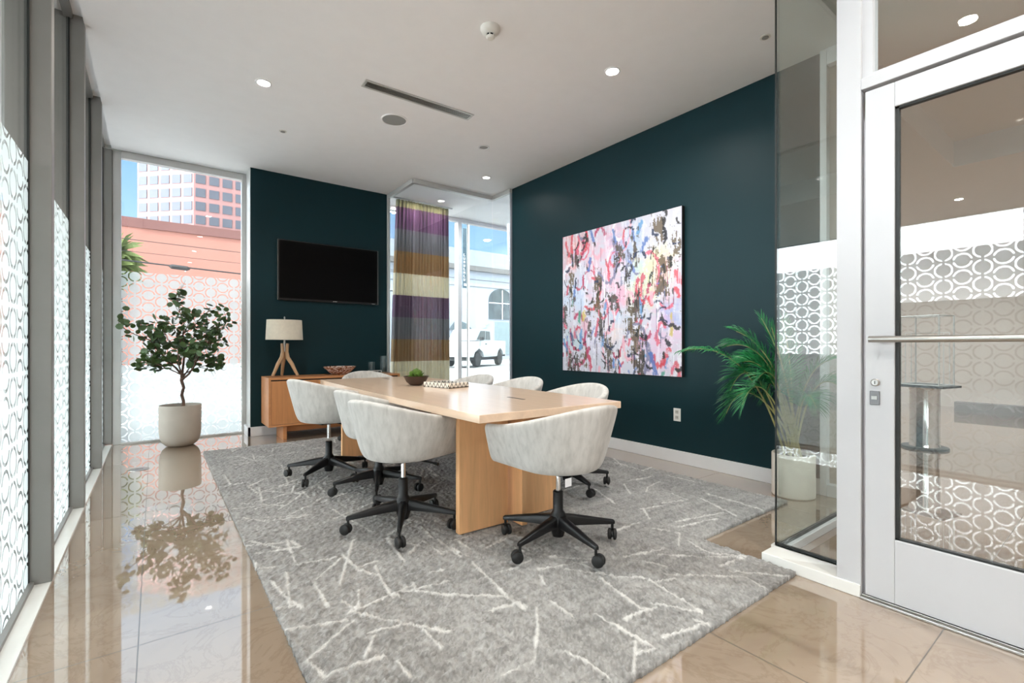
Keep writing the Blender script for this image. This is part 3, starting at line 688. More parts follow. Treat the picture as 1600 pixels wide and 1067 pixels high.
# ---- tub chairs
def u_path(lean, n_arc=13, n_arm=5, hw=.0):
    """outer plan of the shell at a given outward lean; chair faces +Y"""
    R = .240 + lean * 1.35; yf = .305 - lean * .7
    pts = []
    arm = [1.0, .955, .86, .6, .3]
    for f in arm: pts.append((R * (1 - .05 * f), yf * f, None))
    for i in range(n_arc + 1):
        a = -PI * i / n_arc
        pts.append((R * math.cos(a), R * 1.0 * math.sin(a), None))
    for f in arm[::-1]: pts.append((-R * (1 - .05 * f), yf * f, None))
    return [(p[0], p[1]) for p in pts]
def make_chair():
    t = thing('office_chair', 'grey velvet tub office chair', 'chair', (0, 0, 0), 0, 'grey tub office chairs around the conference table')
    ZB, TH = .432, .05
    mb = MB(); bm = mb.bm
    base = u_path(0); n = len(base)
    def rim(i):
        y = base[i][1] / .305 if base[i][1] > 0 else base[i][1] / .24
        s = (1 - y) / 2                                    # 0 front .. 1 back
        return .668 + .124 * s ** 1.8
    rings = []
    for i in range(n):
        zr = rim(i); ring = []
        def P(lean, inset, z):
            p = u_path(lean)[i]; c = Vector((p[0], p[1])); 
            q0 = Vector(u_path(lean)[max(i - 1, 0)]); q1 = Vector(u_path(lean)[min(i + 1, n - 1)])
            tg = (q1 - q0).normalized(); nin = Vector((tg.y, -tg.x)) if True else None
            # inward normal points to the chair centre
            if nin.dot(Vector((0, .02)) - c) < 0: nin = -nin
            c = c + nin * inset
            return bm.verts.new((c.x, c.y, z))
        ring.append(P(-.02, .05, ZB + .004)); ring.append(P(-.012, .012, ZB)); ring.append(P(.004, 0, ZB + .03)); 
        ring.append(P(.03, 0, (ZB + zr) / 2)); ring.append(P(.058, 0, zr - .03))
        ring.append(P(.062, .006, zr - .008)); ring.append(P(.062, .026, zr)); ring.append(P(.062, .046, zr - .008))
        ring.append(P(.058, TH, zr - .03)); ring.append(P(.03, TH, (ZB + zr) / 2)); ring.append(P(.004, TH, ZB + .07))
        rings.append(ring)
    m = len(rings[0])
    for a, b in zip(rings, rings[1:]):
        for k in range(m): bm.faces.new((a[k], a[(k + 1) % m], b[(k + 1) % m], b[k]))
    for ring in (rings[0], rings[-1]): bm.faces.new(ring)
    sh = mb.build('shell', M['fabric'], t, smooth=180, subsurf=2)
    # seat cushion
    inner = [(x * .80, y * .80 if y < 0 else y * 1.0) for x, y in u_path(.0)]
    prof = [(.86, .437), (.97, .44), (1.0, .46), (1.0, .495), (.97, .512), (.6, .52), (0, .522)]
    mb = MB(); bm = mb.bm; rings = []
    for sc, z in prof:
        rings.append([bm.verts.new((x * sc, .02 + (y - .02) * sc, z)) for x, y in inner] if sc > 0 else [bm.verts.new((0, .02, z))])
    k = len(inner)
    for a, b in zip(rings, rings[1:]):
        for i in range(k):
            j = (i + 1) % k
            if len(b) == 1: bm.faces.new((a[i], a[j], b[0]))
            else: bm.faces.new((a[i], a[j], b[j], b[i]))
    bm.faces.new(rings[0][::-1])
    mb.build('seat', M['fabric'], t, smooth=60)
    MB().box(-.11, .11, -.12, .12, .418, .438, .006).build('mounting_plate', M['black'], t, smooth=0)
    MB().tube([(.08, .02, .420), (.20, .05, .410), (.235, .06, .405)], [.006, .006, .011], 8).build('tilt_lever', M['black'], t)
    MB().lathe([(.0135, .29), (.0135, .425)], seg=18).build('gas_lift', M['chrome'], t)
    mb = MB(); mb.lathe([(.030, .06), (.034, .075), (.046, .115), (.047, .165), (.037, .185), (.0275, .20), (.0275, .300), (.022, .305), (0, .305)], seg=24)
    mb.build('column', M['black'], t)
    for i in range(5):
        a = 2 * PI * i / 5
        R = Matrix.Rotation(a, 4, 'Z')
        mb = MB(); bm = mb.bm; secs = []
        for x, z, hw, hh in ((.03, .146, .024, .03), (.12, .138, .020, .024), (.24, .122, .014, .016), (.318, .112, .011, .011), (.325, .110, .008, .008)):
            secs.append([bm.verts.new((x, sy * hw * kk, z + sz * hh)) for sy, sz, kk in ((-1, -1, 1), (1, -1, 1), (1, .55, 1), (.55, 1, 1), (-.55, 1, 1), (-1, .55, 1))])
        for p, q in zip(secs, secs[1:]):
            for k in range(6): bm.faces.new((p[k], p[(k + 1) % 6], q[(k + 1) % 6], q[k]))
        bm.faces.new(secs[0]); bm.faces.new(secs[-1][::-1])
        bmesh.ops.transform(bm, matrix=R, verts=bm.verts)
        arm = mb.build('base_arm', M['black'], t, smooth=50)
        sw = a + (1.1, 2.4, -.7, .5, -2.0)[i]
        mb = MB(); mb.lathe([(.0075, .06), (.0075, .112)], (.313, 0, 0), 10, mat=R)
        cx, cy = .313 * math.cos(a) + .014 * math.cos(sw), .313 * math.sin(a) + .014 * math.sin(sw)
        WM = Matrix.Translation((cx, cy, .0495)) @ Matrix.Rotation(sw, 4, 'Z') @ Matrix.Rotation(PI / 2, 4, 'X')
        for s in (-1, 1):
            mb.lathe([(0, s * .003), (.024, s * .004), (.0295, s * .008), (.0305, s * .014), (.0285, s * .021), (.016, s * .025), (0, s * .026)], seg=20, mat=WM)
        mb.lathe([(.02, -.004), (.02, .004)], seg=12, mat=WM)
        mb.build('caster', M['rubber'], arm, smooth=40)
    return t
chair = make_chair()
spots = [
    (1.178, 2.640, -75, 26, 'grey tub office chair nearest the camera on the window side of the table'),
    (1.325, 3.405, -80, 30, 'middle grey tub office chair on the window side of the table, between two others'),
    (1.141, 4.02, -76, 6, 'farthest grey tub office chair on the window side, in front of the wooden credenza'),
    (1.739, 1.898, 4, 47, 'grey tub office chair alone at the near end of the table, back to the camera'),
    (2.520, 2.650, 88, 40, 'grey tub office chair nearest the camera on the painting side of the table'),
    (2.520, 3.410, 90, 12, 'middle grey tub office chair on the painting side of the table, between two others'),
    (2.510, 4.170, 92, 55, 'farthest grey tub office chair on the painting side, in front of the storefront'),
    (1.98, 5.33, 178, 20, 'grey tub office chair at the far end of the table before the credenza'),
]
def turn_base(root, deg):
    """swivel the five-arm base under the shell"""
    for c in [x for x in bpy.data.objects if x.parent == root and x.name.split('.')[0] in ('base_arm', 'column')]:
        c.rotation_euler = (0, 0, math.radians(deg))
CH = []
for i, (x, y, face, arm, lab) in enumerate(spots):
    c = chair if i == 0 else dup(chair)
    c.location = (x, y, .019); c.rotation_euler = (0, 0, math.radians(face)); c['label'] = lab
    CH.append(c)
for (x, y, face, arm, lab), c in zip(spots, CH): turn_base(c, arm - face)
for k, dz in ((1, -.012), (2, .04), (5, .012)):                       # seats raised on their gas lifts
    for c in [x for x in bpy.data.objects if x.parent == CH[k] and x.name.split('.')[0] in ('shell', 'seat', 'mounting_plate', 'tilt_lever', 'gas_lift')]:
        c.location.z += dz
MB().box(-.16, -.115, -.20, -.199, .395, .435).build('fabric_tag', M['white'], CH[3], smooth=0)

# ---- credenza
t = thing('credenza', 'long low wooden credenza on a recessed base against the dark teal back wall', 'cabinet', (1.84, 6.26, 0))
x0, x1, y0, y1, z0, z1 = -.80, .80, -.235, .235, .165, .735
mb = MB()
mb.box(x0, x1, y0, y1, z1 - .025, z1, .002); mb.box(x0, x1, y0, y1, z0, z0 + .025, .002)
mb.box(x0, x0 + .025, y0, y1, z0 + .025, z1 - .025); mb.box(x1 - .025, x1, y0, y1, z0 + .025, z1 - .025); mb.box(x0 + .025, x1 - .025, y1 - .02, y1, z0 + .025, z1 - .025)
mb.build('body', M['walnut'], t, smooth=0)
for k in range(3):
    a = x0 + .028 + k * .5155
    dd = MB().box(a, a + .5125, y0 + .002, y0 + .022, z0 + .028, z1 - .040, .002).build('door', M['walnutz'], t, smooth=0)
mb = MB(); mb.box(x0 + .027, x1 - .027, y0 + .012, y0 + .03, z1 - .04, z1 - .026); mb.build('finger_groove', M['dark'], t, smooth=0)
for a in (x0 + .16, x1 - .20): MB().box(a, a + .04, y0 + .03, y1 - .05, 0, z0, .002).build('leg', M['walnut'], t, smooth=0)
MB().box(x0 + .20, x1 - .20, y0 + .10, y0 + .125, .085, z0, .002).build('apron', M['walnut'], t, smooth=0)
CZ = .735

# ---- table lamp
t = thing('table_lamp', 'table lamp with cream drum shade and three branch-like wooden legs on the credenza', 'lamp', (1.255, 6.26, CZ))
for a in (200, 335, 90):
    a = math.radians(a); ca, sa = math.cos(a), math.sin(a)
    pts = [(.15 * ca, .15 * sa, .012), (.125 * ca, .125 * sa, .06), (.085 * ca, .085 * sa, .15), (.035 * ca, .035 * sa, .23), (.024 * ca, .024 * sa, .30), (.034 * ca, .034 * sa, .40)]
    MB().tube(pts, [.016, .018, .022, .024, .02, .016], 10).build('leg', M['lampwood'], t)
MB().lathe([(.02, .30), (.012, .40), (.010, .46), (.022, .465), (.022, .50), (0, .50)], seg=16).build('socket', M['steel'], t)
mb = MB(); mb.lathe([(.208, .445), (.196, .685)], seg=48, closed=False, sy=.72); mb.lathe([(.204, .447), (.192, .683)], seg=48, closed=False, sy=.72)
mb.lathe([(.208, .445), (.204, .445)], seg=48, closed=False, sy=.72); mb.lathe([(.196, .685), (.192, .685)], seg=48, closed=False, sy=.72)
mb.build('lamp_shade', M['shade'], t)
mb = MB(); mb.lathe([(.004, .50), (.004, .70), (.010, .705), (.008, .72), (0, .73)], seg=12); mb.tube([(-.2, 0, .66), (.2, 0, .66)], .003, 6)
mb.build('finial', M['steel'], t)

# ---- bowl, vases, box on the credenza
def bowl_mat():
    g = NT('mottled_bowl'); v = g.coord('Object', (1, 1, 2))
    f = g.noise(v, 16, 3, .5, 1.8)
    c = g.ramp(f, [(.36, lin((96, 52, 34))), (.48, lin((168, 118, 92))), (.56, lin((226, 214, 206))), (.66, lin((122, 70, 50)))])
    return g.principled(c, .25)
t = thing('decorative_bowl', 'wide mottled brown and white bowl on the credenza', 'bowl', (1.91, 6.24, CZ))
MB().lathe([(0, 0), (.08, 0), (.13, .03), (.19, .085), (.205, .105), (.198, .107), (.18, .09), (.12, .04), (.06, .018), (0, .014)], seg=40, sy=.8).build('bowl_body', bowl_mat(), t)
def vase(x, y, h, r, lab):
    t = thing('glass_vase', lab, 'vase', (x, y, CZ), 0, 'clear glass vases on the credenza')
    MB().lathe([(0, 0), (r, 0), (r, h), (r - .006, h), (r - .006, .02), (0, .02)], seg=24).build('vase_body', M['vaseglass'], t)
vase(2.36, 6.33, .155, .045, 'shorter clear glass cylinder vase behind the little framed box on the credenza')
vase(2.51, 6.26, .235, .05, 'taller clear glass cylinder vase at the right end of the credenza')
t = thing('trinket_box', 'small pale framed box lying on the credenza beside the glass vases', 'box', (2.335, 6.14, CZ), math.radians(8))
mb = MB()
for x in (-.075, .068): 
    for y in (-.05, .043): mb.box(x, x + .007, y, y + .007, 0, .045)
for z in (0, .039): 
    mb.box(-.075, .075, -.05, -.043, z, z + .006); mb.box(-.075, .075, .043, .05, z, z + .006); mb.box(-.075, -.068, -.05, .05, z, z + .006); mb.box(.068, .075, -.05, .05, z, z + .006)
mb.build('frame', M['aluw'], t, smooth=0)
MB().box(-.066, .066, -.041, .041, .001, .038).build('glass_case', M['vaseglass'], t, smooth=0)

# ---- succulent bowl and tray on the table
t = thing('succulent_bowl', 'dark wooden bowl holding a green succulent on the table', 'plant', (1.815, 3.80, TZ), math.radians(-30))
MB().lathe([(0, .004), (.03, 0), (.05, .004), (.085, .035), (.105, .075), (.112, .082), (.105, .082), (.08, .05), (.04, .025), (0, .02)], seg=36, sy=.78).build('bowl_body', M['bowlwood'], t)
mb = MB(); rr = random.Random(2); bm = mb.bm
for i in range(260):
    e = rr.uniform(-.05, 1.5); a = i * 2.399
    dv = Vector((math.cos(a) * math.cos(e), math.sin(a) * math.cos(e), math.sin(e)))
    sd = Vector((-math.sin(a), math.cos(a), 0)); nn = dv.cross(sd)
    c = Vector((0, 0, .072)); L = rr.uniform(.055, .082); w = L * .17
    b0 = c + dv * .02; m1 = c + dv * L * .75; tip = c + dv * L + nn * .004
    v = [bm.verts.new(p) for p in (b0, m1 - sd * w + nn * .004, tip, m1 + sd * w + nn * .004, m1 - nn * .009)]
    bm.faces.new((v[0], v[1], v[4])); bm.faces.new((v[0], v[4], v[3])); bm.faces.new((v[1], v[2], v[4])); bm.faces.new((v[4], v[2], v[3])); bm.faces.new((v[0], v[3], v[2], v[1]))
mb.build('succulent', M['succ'], t, smooth=0)
def tray_mat():
    g = NT('inlay_tray'); tc = g.n('ShaderNodeTexCoord'); mp = g.n('ShaderNodeMapping'); g.l(tc.outputs['Object'], mp.inputs[0])
    sp = g.n('ShaderNodeSeparateXYZ'); g.l(mp.outputs[0], sp.inputs[0])
    s = g.math('ADD', sp.outputs[0], sp.outputs[1])
    tri = g.math('ABSOLUTE', g.math('SUBTRACT', g.math('FRACT', g.math('MULTIPLY', s, 22.0)), .5))
    h = g.math('MULTIPLY', sp.outputs[2], 13.0)
    d = g.math('ABSOLUTE', g.math('SUBTRACT', tri, h))
    k = g.math('GREATER_THAN', d, .085)
    c = g.mix(k, lin((24, 20, 18)), lin((226, 220, 210)))
    return g.principled(c, .3)
tm = tray_mat()
t = thing('inlay_tray', 'rectangular black and white zigzag inlay tray beside the succulent bowl', 'tray', (1.955, 3.52, TZ), math.radians(14))
hx, hy = .115, .15
MB().box(-hx, hx, -hy, hy, 0, .008).build('tray_base', M['bowlwood'], t, smooth=0)
mb = MB(); mb.box(-hx, hx, -hy, -hy + .012, 0, .042, .001); mb.box(-hx, hx, hy - .012, hy, 0, .042, .001); mb.box(-hx, -hx + .012, -hy + .012, hy - .012, 0, .042, .001); mb.box(hx - .012, hx, -hy + .012, hy - .012, 0, .042, .001)
mb.build('tray_rim', tm, t, smooth=0)
# ---- television
t = thing('television', 'flat black television mounted on the dark teal back wall', 'television', (1.868, 6.54, 2.064))
MB().box(-.645, .645, -.055, -.02, -.382, .382, .006).build('cabinet', M['bezel'], t, smooth=0)
MB().box(-.628, .628, -.0565, -.054, -.356, .368).build('screen', M['screen'], t, smooth=0)
mb = MB(); mb.box(-.647, -.644, -.056, -.02, -.380, .380); mb.box(.644, .647, -.056, -.02, -.380, .380); mb.build('edge_trim', M['steel'], t, smooth=0)
mb = MB()
for k, w in enumerate((.010, .006, .010, .008, .010)): mb.box(.028 + k * .0105, .028 + k * .0105 + w * .8, -.0562, -.0548, -.372, -.362)
mb.build('maker_mark', M['aluw'], t, smooth=0)
MB().box(.555, .600, -.0562, -.0548, -.374, -.368).build('indicator', M['steel'], t, smooth=0)
MB().box(-.3, .3, -.02, -.001, -.2, .2).build('wall_mount', M['black'], t, smooth=0)

# ---- abstract painting
def make_painting():
    N = 250
    rng = np.random.default_rng(21); rr = random.Random(21)
    U, V = np.meshgrid(np.linspace(0, 1, N), np.linspace(0, 1, N))        # v = 0 top
    def sm(k, kx=None, ky=None):
        kx = kx or k; ky = ky or k
        a = rng.standard_normal((N + 2 * ky, N + 2 * kx))
        c = a.cumsum(0).cumsum(1)
        b = c[2 * ky:, 2 * kx:] - c[:-2 * ky, 2 * kx:] - c[2 * ky:, :-2 * kx] + c[:-2 * ky, :-2 * kx]
        return b[:N, :N] / b[:N, :N].std()
    L = lambda r, g, b: np.array(lin((r, g, b))[:3])
    img = np.ones((N, N, 3)) * L(200, 200, 212)
    def blend(mask, col):
        nonlocal img
        mask = np.clip(mask, 0, 1)[..., None]; img = img * (1 - mask) + col * mask
    # soft colour clouds
    for (u, v, r, col, a) in ((.12, .12, .16, (226, 130, 120), .8), (.35, .35, .2, (228, 170, 190), .7), (.5, .12, .15, (228, 160, 186), .7), (.62, .1, .12, (120, 170, 214), .7), (.8, .35, .16, (228, 216, 150), .8), (.9, .45, .14, (222, 140, 166), .7),
                              (.7, .42, .12, (176, 208, 196), .7), (.15, .45, .14, (180, 206, 232), .7), (.2, .66, .1, (232, 150, 166), .7), (.55, .47, .1, (232, 150, 180), .8), (.72, .5, .12, (220, 216, 156), .7), (.93, .62, .1, (110, 140, 210), .7),
                              (.1, .75, .1, (150, 196, 196), .6), (.5, .62, .08, (150, 196, 228), .7), (.85, .85, .2, (226, 170, 206), .6), (.48, .78, .12, (240, 214, 204), .7), (.05, .25, .08, (226, 160, 170), .6), (.6, .25, .12, (140, 176, 220), .6), (.3, .72, .16, (220, 216, 236), .7)):
        d = np.hypot(U - u, V - v) / r + .32 * sm(9)
        blend(a * np.clip(1.15 - d, 0, 1) * .75, L(*col))
    blend(.35 * (sm(3, 2, 14) > .9), L(238, 238, 244))
    # curved brush strokes
    def stroke(pts, w, col, a=.9, dry=.55):
        m = np.full((N, N), 9.0)
        for p, q in zip(pts, pts[1:]):
            dx, dy = q[0] - p[0], q[1] - p[1]; l2 = dx * dx + dy * dy + 1e-9
            t = np.clip(((U - p[0]) * dx + (V - p[1]) * dy) / l2, 0, 1)
            m = np.minimum(m, np.hypot(U - p[0] - t * dx, V - p[1] - t * dy))
        e = m / w + dry * TEX[rr.randrange(3)]
        blend(a * np.clip((1.0 - e) * 3, 0, 1), L(*col))
    TEX = [sm(2, 1, 9), sm(3, 3, 4), sm(2, 2, 3)]
    def arc(cx, cy, r, a0, a1, sq=1.0): return [(cx + r * math.cos(a0 + (a1 - a0) * i / 8), cy + r * sq * math.sin(a0 + (a1 - a0) * i / 8)) for i in range(9)]
    pinks = [(196, 60, 90), (214, 96, 120), (206, 70, 84), (226, 170, 186), (176, 50, 92), (120, 120, 150), (226, 226, 234)]
    for i in range(70):
        u, v = rr.random(), rr.random()
        if v > .45 and v < .62 and i % 2: continue
        a = rr.uniform(0, 6.3); stroke(arc(u, v, rr.uniform(.02, .09), a, a + rr.uniform(1, 4), rr.uniform(1, 2.2)), rr.uniform(.007, .015), rr.choice(pinks), .9, .35)
    for i in range(60):
        u, v = rr.random(), rr.random(); h = rr.uniform(.04, .13)
        stroke([(u, v), (u + rr.uniform(-.05, .05), v + h)], rr.uniform(.006, .016), rr.choice(pinks + [(70, 110, 180), (40, 60, 110), (60, 150, 130), (90, 150, 200), (110, 130, 190), (60, 120, 190), (50, 60, 90), (200, 180, 90)]), .85, .4)
    # olive-brown scraped patches
    brown = [(84, 72, 56), (92, 80, 60), (70, 64, 58), (100, 84, 62)]
    for (u, v, w, h) in ((.13, .2, .05, .05), (.09, .38, .03, .1), (.35, .42, .03, .1), (.88, .34, .05, .08), (.87, .46, .045, .06), (.5, .52, .04, .06), (.63, .62, .035, .12), (.68, .6, .03, .12), (.03, .6, .03, .12), (.27, .68, .025, .12), (.38, .68, .02, .1),
                         (.67, .8, .05, .16), (.44, .88, .03, .1), (.08, .94, .03, .08), (.15, .95, .04, .07), (.66, .2, .03, .08), (.55, .2, .04, .06), (.83, .1, .04, .08), (.35, .52, .03, .08), (.72, .88, .03, .12), (.97, .25, .03, .08), (.6, .36, .03, .08), (.22, .9, .02, .05)):
        d = np.maximum(np.abs(U - u) / w, np.abs(V - v) / h)
        blend(.92 * (d + .30 * TEX[0] + .34 * TEX[1] < .72), L(*rr.choice(brown)))
    # dark calligraphic marks and drips
    for i in range(80):
        u, v = rr.random(), rr.random(); a = rr.uniform(0, 6.3)
        stroke(arc(u, v, rr.uniform(.015, .06), a, a + rr.uniform(.8, 2.2), rr.uniform(.8, 1.8)), rr.uniform(.004, .011), rr.choice([(30, 30, 40), (44, 42, 44), (36, 50, 80), (30, 34, 34)]), .95, .45)
    for i in range(40):
        u, v = rr.random(), rr.random(); stroke([(u, v), (u + rr.uniform(-.004, .004), v + rr.uniform(.05, .2))], rr.uniform(.0022, .004), rr.choice([(50, 46, 52), (150, 80, 110), (90, 100, 130), (240, 240, 246)]), .8, .25)
    sp = sm(1); blend(.85 * (sp > 2.6) * (sm(12) > .2), L(52, 50, 54)); blend(.8 * (sm(1) > 2.7), L(242, 242, 246))
    # mesh, facing -X ; u=0 at far end
    x = -.0405; Yv = .805 - 1.61 * U; Zv = .797 - 1.594 * V
    P = np.stack([np.full_like(U, x), Yv, Zv], -1).reshape(-1, 3)
    i = np.arange(N * N).reshape(N, N)
    F = np.stack([i[:-1, :-1].ravel(), i[1:, :-1].ravel(), i[1:, 1:].ravel(), i[:-1, 1:].ravel()], -1)
    me = bpy.data.meshes.new('canvas_face'); me.from_pydata(P.tolist(), [], F.tolist())
    at = me.attributes.new('paint', 'FLOAT_COLOR', 'POINT')
    at.data.foreach_set('color', np.concatenate([img.reshape(-1, 3), np.ones((N * N, 1))], 1).astype(np.float32).ravel())
    g, cc = vcol('painted_canvas'); g.principled(cc, .55); me.materials.append(g.m)
    t = thing('abstract_painting', 'large square abstract painting in pink, white, brown and blue on the right teal wall', 'painting', (3.958, 3.385, 1.612))
    o = bpy.data.objects.new('canvas_face', me); COL.objects.link(o); o.parent = t
    MB().box(-.04, 0, -.81, .81, -.8, .8, .002).build('stretcher_frame', M['dark'], t, smooth=0)
make_painting()

# ---- wall outlet
t = thing('wall_outlet', 'white electrical outlet plate low on the right teal wall beneath the painting', 'outlet', (3.96, 2.655, .452))
MB().box(-.006, 0, -.038, .038, -.061, .061, .002).build('cover_plate', M['plastic'], t, smooth=0)
for s in (-1, 1):
    r = MB().box(-.009, -.005, -.017, .017, s * .026 - .016, s * .026 + .016, .003).build('receptacle', plain('receptacle', (190, 186, 178), .5), t, smooth=0)
    mb = MB(); mb.box(-.0095, -.0085, -.009, -.006, s * .026 - .003, s * .026 + .008); mb.box(-.0095, -.0085, .006, .009, s * .026 - .003, s * .026 + .008)
    mb.build('slot', M['dark'], r, smooth=0)

# ---- floor box cover
t = thing('floor_outlet_cover', 'round metal floor outlet cover in the marble near the potted tree', 'floor outlet', (-.115, 5.40, 0))
MB().lathe([(0, 0), (.075, 0), (.075, .003), (.07, .0045), (0, .0045)], seg=36).build('cover', M['steel'], t)
MB().box(-.03, .03, -.004, .004, .004, .006).build('finger_slot', M['dark'], t, smooth=0)

# ---- potted tree by the end window
t = thing('potted_tree', 'small round-leaved tree in a rounded grey pot before the end window', 'plant', (.225, 6.44, 0))
MB().lathe([(0, 0), (.10, 0), (.135, .012), (.168, .045), (.186, .09), (.195, .16), (.198, .445), (.196, .452), (.186, .452), (.184, .40), (0, .40)], seg=48).build('pot', M['potgrey'], t)
MB().lathe([(.184, .405), (.1, .42), (0, .424)], seg=24).build('soil', M['soil'], t)
rr = random.Random(12)
trunk = [(.02, 0, .40), (.03, .01, .48), (.012, 0, .56), (.03, .0, .64), (.01, -.005, .72), (.015, 0, .78)]
mb = MB(); mb.tube(trunk, [.019, .017, .016, .016, .017, .016], 10)
tips = []
def branch(p, d, L, r, lvl):
    pts = [Vector(p)]; dd = Vector(d).normalized(); k = 5
    for i in range(k):
        dd = (dd + Vector((rr.uniform(-.25, .25), rr.uniform(-.25, .25), rr.uniform(-.1, .2)))).normalized()
        pts.append(pts[-1] + dd * L / k)
    mb.tube(pts, [r * (1 - .55 * i / k) for i in range(k + 1)], 6)
    tips.extend((pts[j], lvl) for j in range(2, k + 1))
    if lvl < 2:
        for j in (2, 3, 4, 5):
            a = rr.uniform(0, 6.28); s = dd.cross(Vector((math.cos(a), math.sin(a), .2))).normalized()
            branch(pts[j], dd * .7 + s * .9 + Vector((0, 0, .15)), L * rr.uniform(.45, .65), r * .5, lvl + 1)
for d_, L_, r_ in (((-.55, .1, .75), .50, .012), ((.55, -.2, .7), .52, .012), ((.05, .25, 1), .62, .013), ((-.1, -.45, .9), .48, .010), ((.3, .5, .7), .42, .009), ((-.75, -.1, .5), .30, .008), ((.85, .15, .55), .30, .008)):
    branch(trunk[-1] if rr.random() < .7 else trunk[-2], d_, L_, r_, 0)
mb.build('trunk', M['bark'], t)
mb = MB(); bm = mb.bm
tips = [q for q in tips if q[0].z > .84]
rr.shuffle(tips)
cnt = 0
for p, lvl in tips * 4:
    q = p + Vector((rr.uniform(-.05, .05), rr.uniform(-.05, .05), rr.uniform(-.04, .05)))
    if cnt > 640: break
    ex = ((q.x) / .50) ** 2 + ((q.y) / .40) ** 2 + ((q.z - 1.24) / .50) ** 2
    if ex > 1.2: continue
    cnt += 1
    r = rr.uniform(.026, .040); nrm = Vector((rr.uniform(-1, 1), rr.uniform(-1.2, .6), rr.uniform(-.2, 1.2))).normalized()
    a = nrm.cross(Vector((0, 0, 1))); a = a.normalized() if a.length > .05 else Vector((1, 0, 0)); b = nrm.cross(a)
    c = bm.verts.new(q - nrm * r * .22); ring = []
    for k in range(9):
        an = 2 * PI * k / 9; rad = r * (1.1 if k == 0 else 1)
        ring.append(bm.verts.new(q + (a * math.cos(an) + b * math.sin(an) * .92) * rad))
    for k in range(9): bm.faces.new((c, ring[k], ring[(k + 1) % 9]))
mb.build('foliage', M['leaf'], t, smooth=180)

# ---- palm in the corner
t = thing('potted_palm', 'green feathery palm in a white cylinder pot beside the glass corner', 'plant', (3.775, 1.555, 0))
MB().lathe([(0, 0), (.136, 0), (.142, .008), (.142, .305), (.138, .311), (.128, .311), (.126, .28), (0, .28)], seg=48).build('pot', M['potwhite'], t)
MB().lathe([(.126, .283), (0, .29)], seg=24).build('soil', M['soil'], t)
rr = random.Random(8)
def frond(base, tip, ctrl, wid, nl, droop=.5, bare=.40):
    B, T, Cp = Vector(base), Vector(tip), Vector(ctrl); n = 24
    pts = [B * (1 - s) ** 2 + Cp * 2 * s * (1 - s) + T * s * s for s in [i / n for i in range(n + 1)]]
    mb = MB(); mb.tube(pts, [.0070 * (1 - .8 * i / n) + .0012 for i in range(n + 1)], 6)
    fr = mb.build('frond', M['stem'], t)
    mb = MB(); bm = mb.bm
    for i in range(nl):
        s = bare + (1 - bare) * i / (nl - 1)
        f = s * n; k = min(int(f), n - 1); p = pts[k].lerp(pts[k + 1], f - k); tg = (pts[k + 1] - pts[k]).normalized()
        side = tg.cross(Vector((0, 0, 1))); side = side.normalized() if side.length > .05 else Vector((1, 0, 0)); upv = side.cross(tg).normalized()
        u = (s - bare) / (1 - bare)
        L = wid * (.35 + .65 * math.sin(PI * min(1, .15 + .75 * u))) * rr.uniform(.9, 1.1)
        for sg in (-1, 1):
            dv = (side * sg * (.95 - .5 * u) + tg * (.55 + .6 * u) + upv * rr.uniform(.05, .35)).normalized()
            m1 = p + dv * L * .45; m2 = p + dv * L * .75 + Vector((0, 0, -droop * L * .12)); e = p + dv * L + Vector((0, 0, -droop * L * .38)); w = .0062
            wv = tg * w
            q = [p - wv * .5, m1 - wv, m2 - wv * .8, e, m2 + wv * .8, m1 + wv, p + wv * .5]
            vs = [bm.verts.new((min(x.x, .168), x.y, x.z)) for x in q]
            c1 = bm.verts.new((min(m1.x, .168), m1.y, m1.z + .003)); c2 = bm.verts.new((min(m2.x, .168), m2.y, m2.z + .003))
            for f_ in ((vs[0], vs[1], c1), (vs[1], vs[2], c2, c1), (vs[2], vs[3], c2), (vs[3], vs[4], c2), (vs[4], vs[5], c1, c2), (vs[5], vs[6], c1), (vs[6], vs[0], c1)): bm.faces.new(f_)
    mb.build('leaflets', M['palm'], fr, smooth=0)
def bs(): return (rr.uniform(-.05, .05), rr.uniform(-.05, .05), .285)
for tip, ctrl, wid, nl, dr in (
    ((-.05, .88, 1.06), (-.02, .30, 1.20), .17, 34, .9),
    ((.02, .52, 1.10), (0, .12, 1.22), .20, 34, .6),
    ((-.06, .40, 1.22), (0, .08, 1.10), .20, 34, .5),
    ((.02, .24, 1.32), (0, .02, .95), .17, 32, .3),
    ((.06, .10, 1.30), (.05, .0, .85), .17, 32, .3),
    ((-.12, .10, 1.24), (-.04, .02, .85), .17, 32, .3),
    ((-.10, .46, .56), (-.06, .30, 1.02), .21, 36, .3),
    ((-.04, .46, .74), (-.02, .28, 1.20), .22, 36, .4),
    ((-.24, .26, .66), (-.10, .18, 1.06), .20, 34, .4),
    ((.06, .40, .92), (.04, .18, 1.12), .20, 34, .4),
    ((-.14, .30, .98), (-.03, .12, 1.05), .20, 34, .4),
    ((-.02, .36, 1.00), (.02, .14, 1.10), .20, 34, .5),
    ((-.20, .16, .86), (-.08, .06, 1.08), .19, 32, .5),
    ((.06, .22, .72), (.05, .16, 1.05), .18, 32, .4),
    ((.05, -.30, .80), (.02, -.10, 1.02), .19, 30, .5),
    ((-.18, -.22, .68), (-.06, -.08, .95), .18, 30, .5),
    ((.04, -.22, 1.0), (.02, -.04, .95), .17, 30, .4)):
    frond(bs(), tip, ctrl, wid, nl, dr)

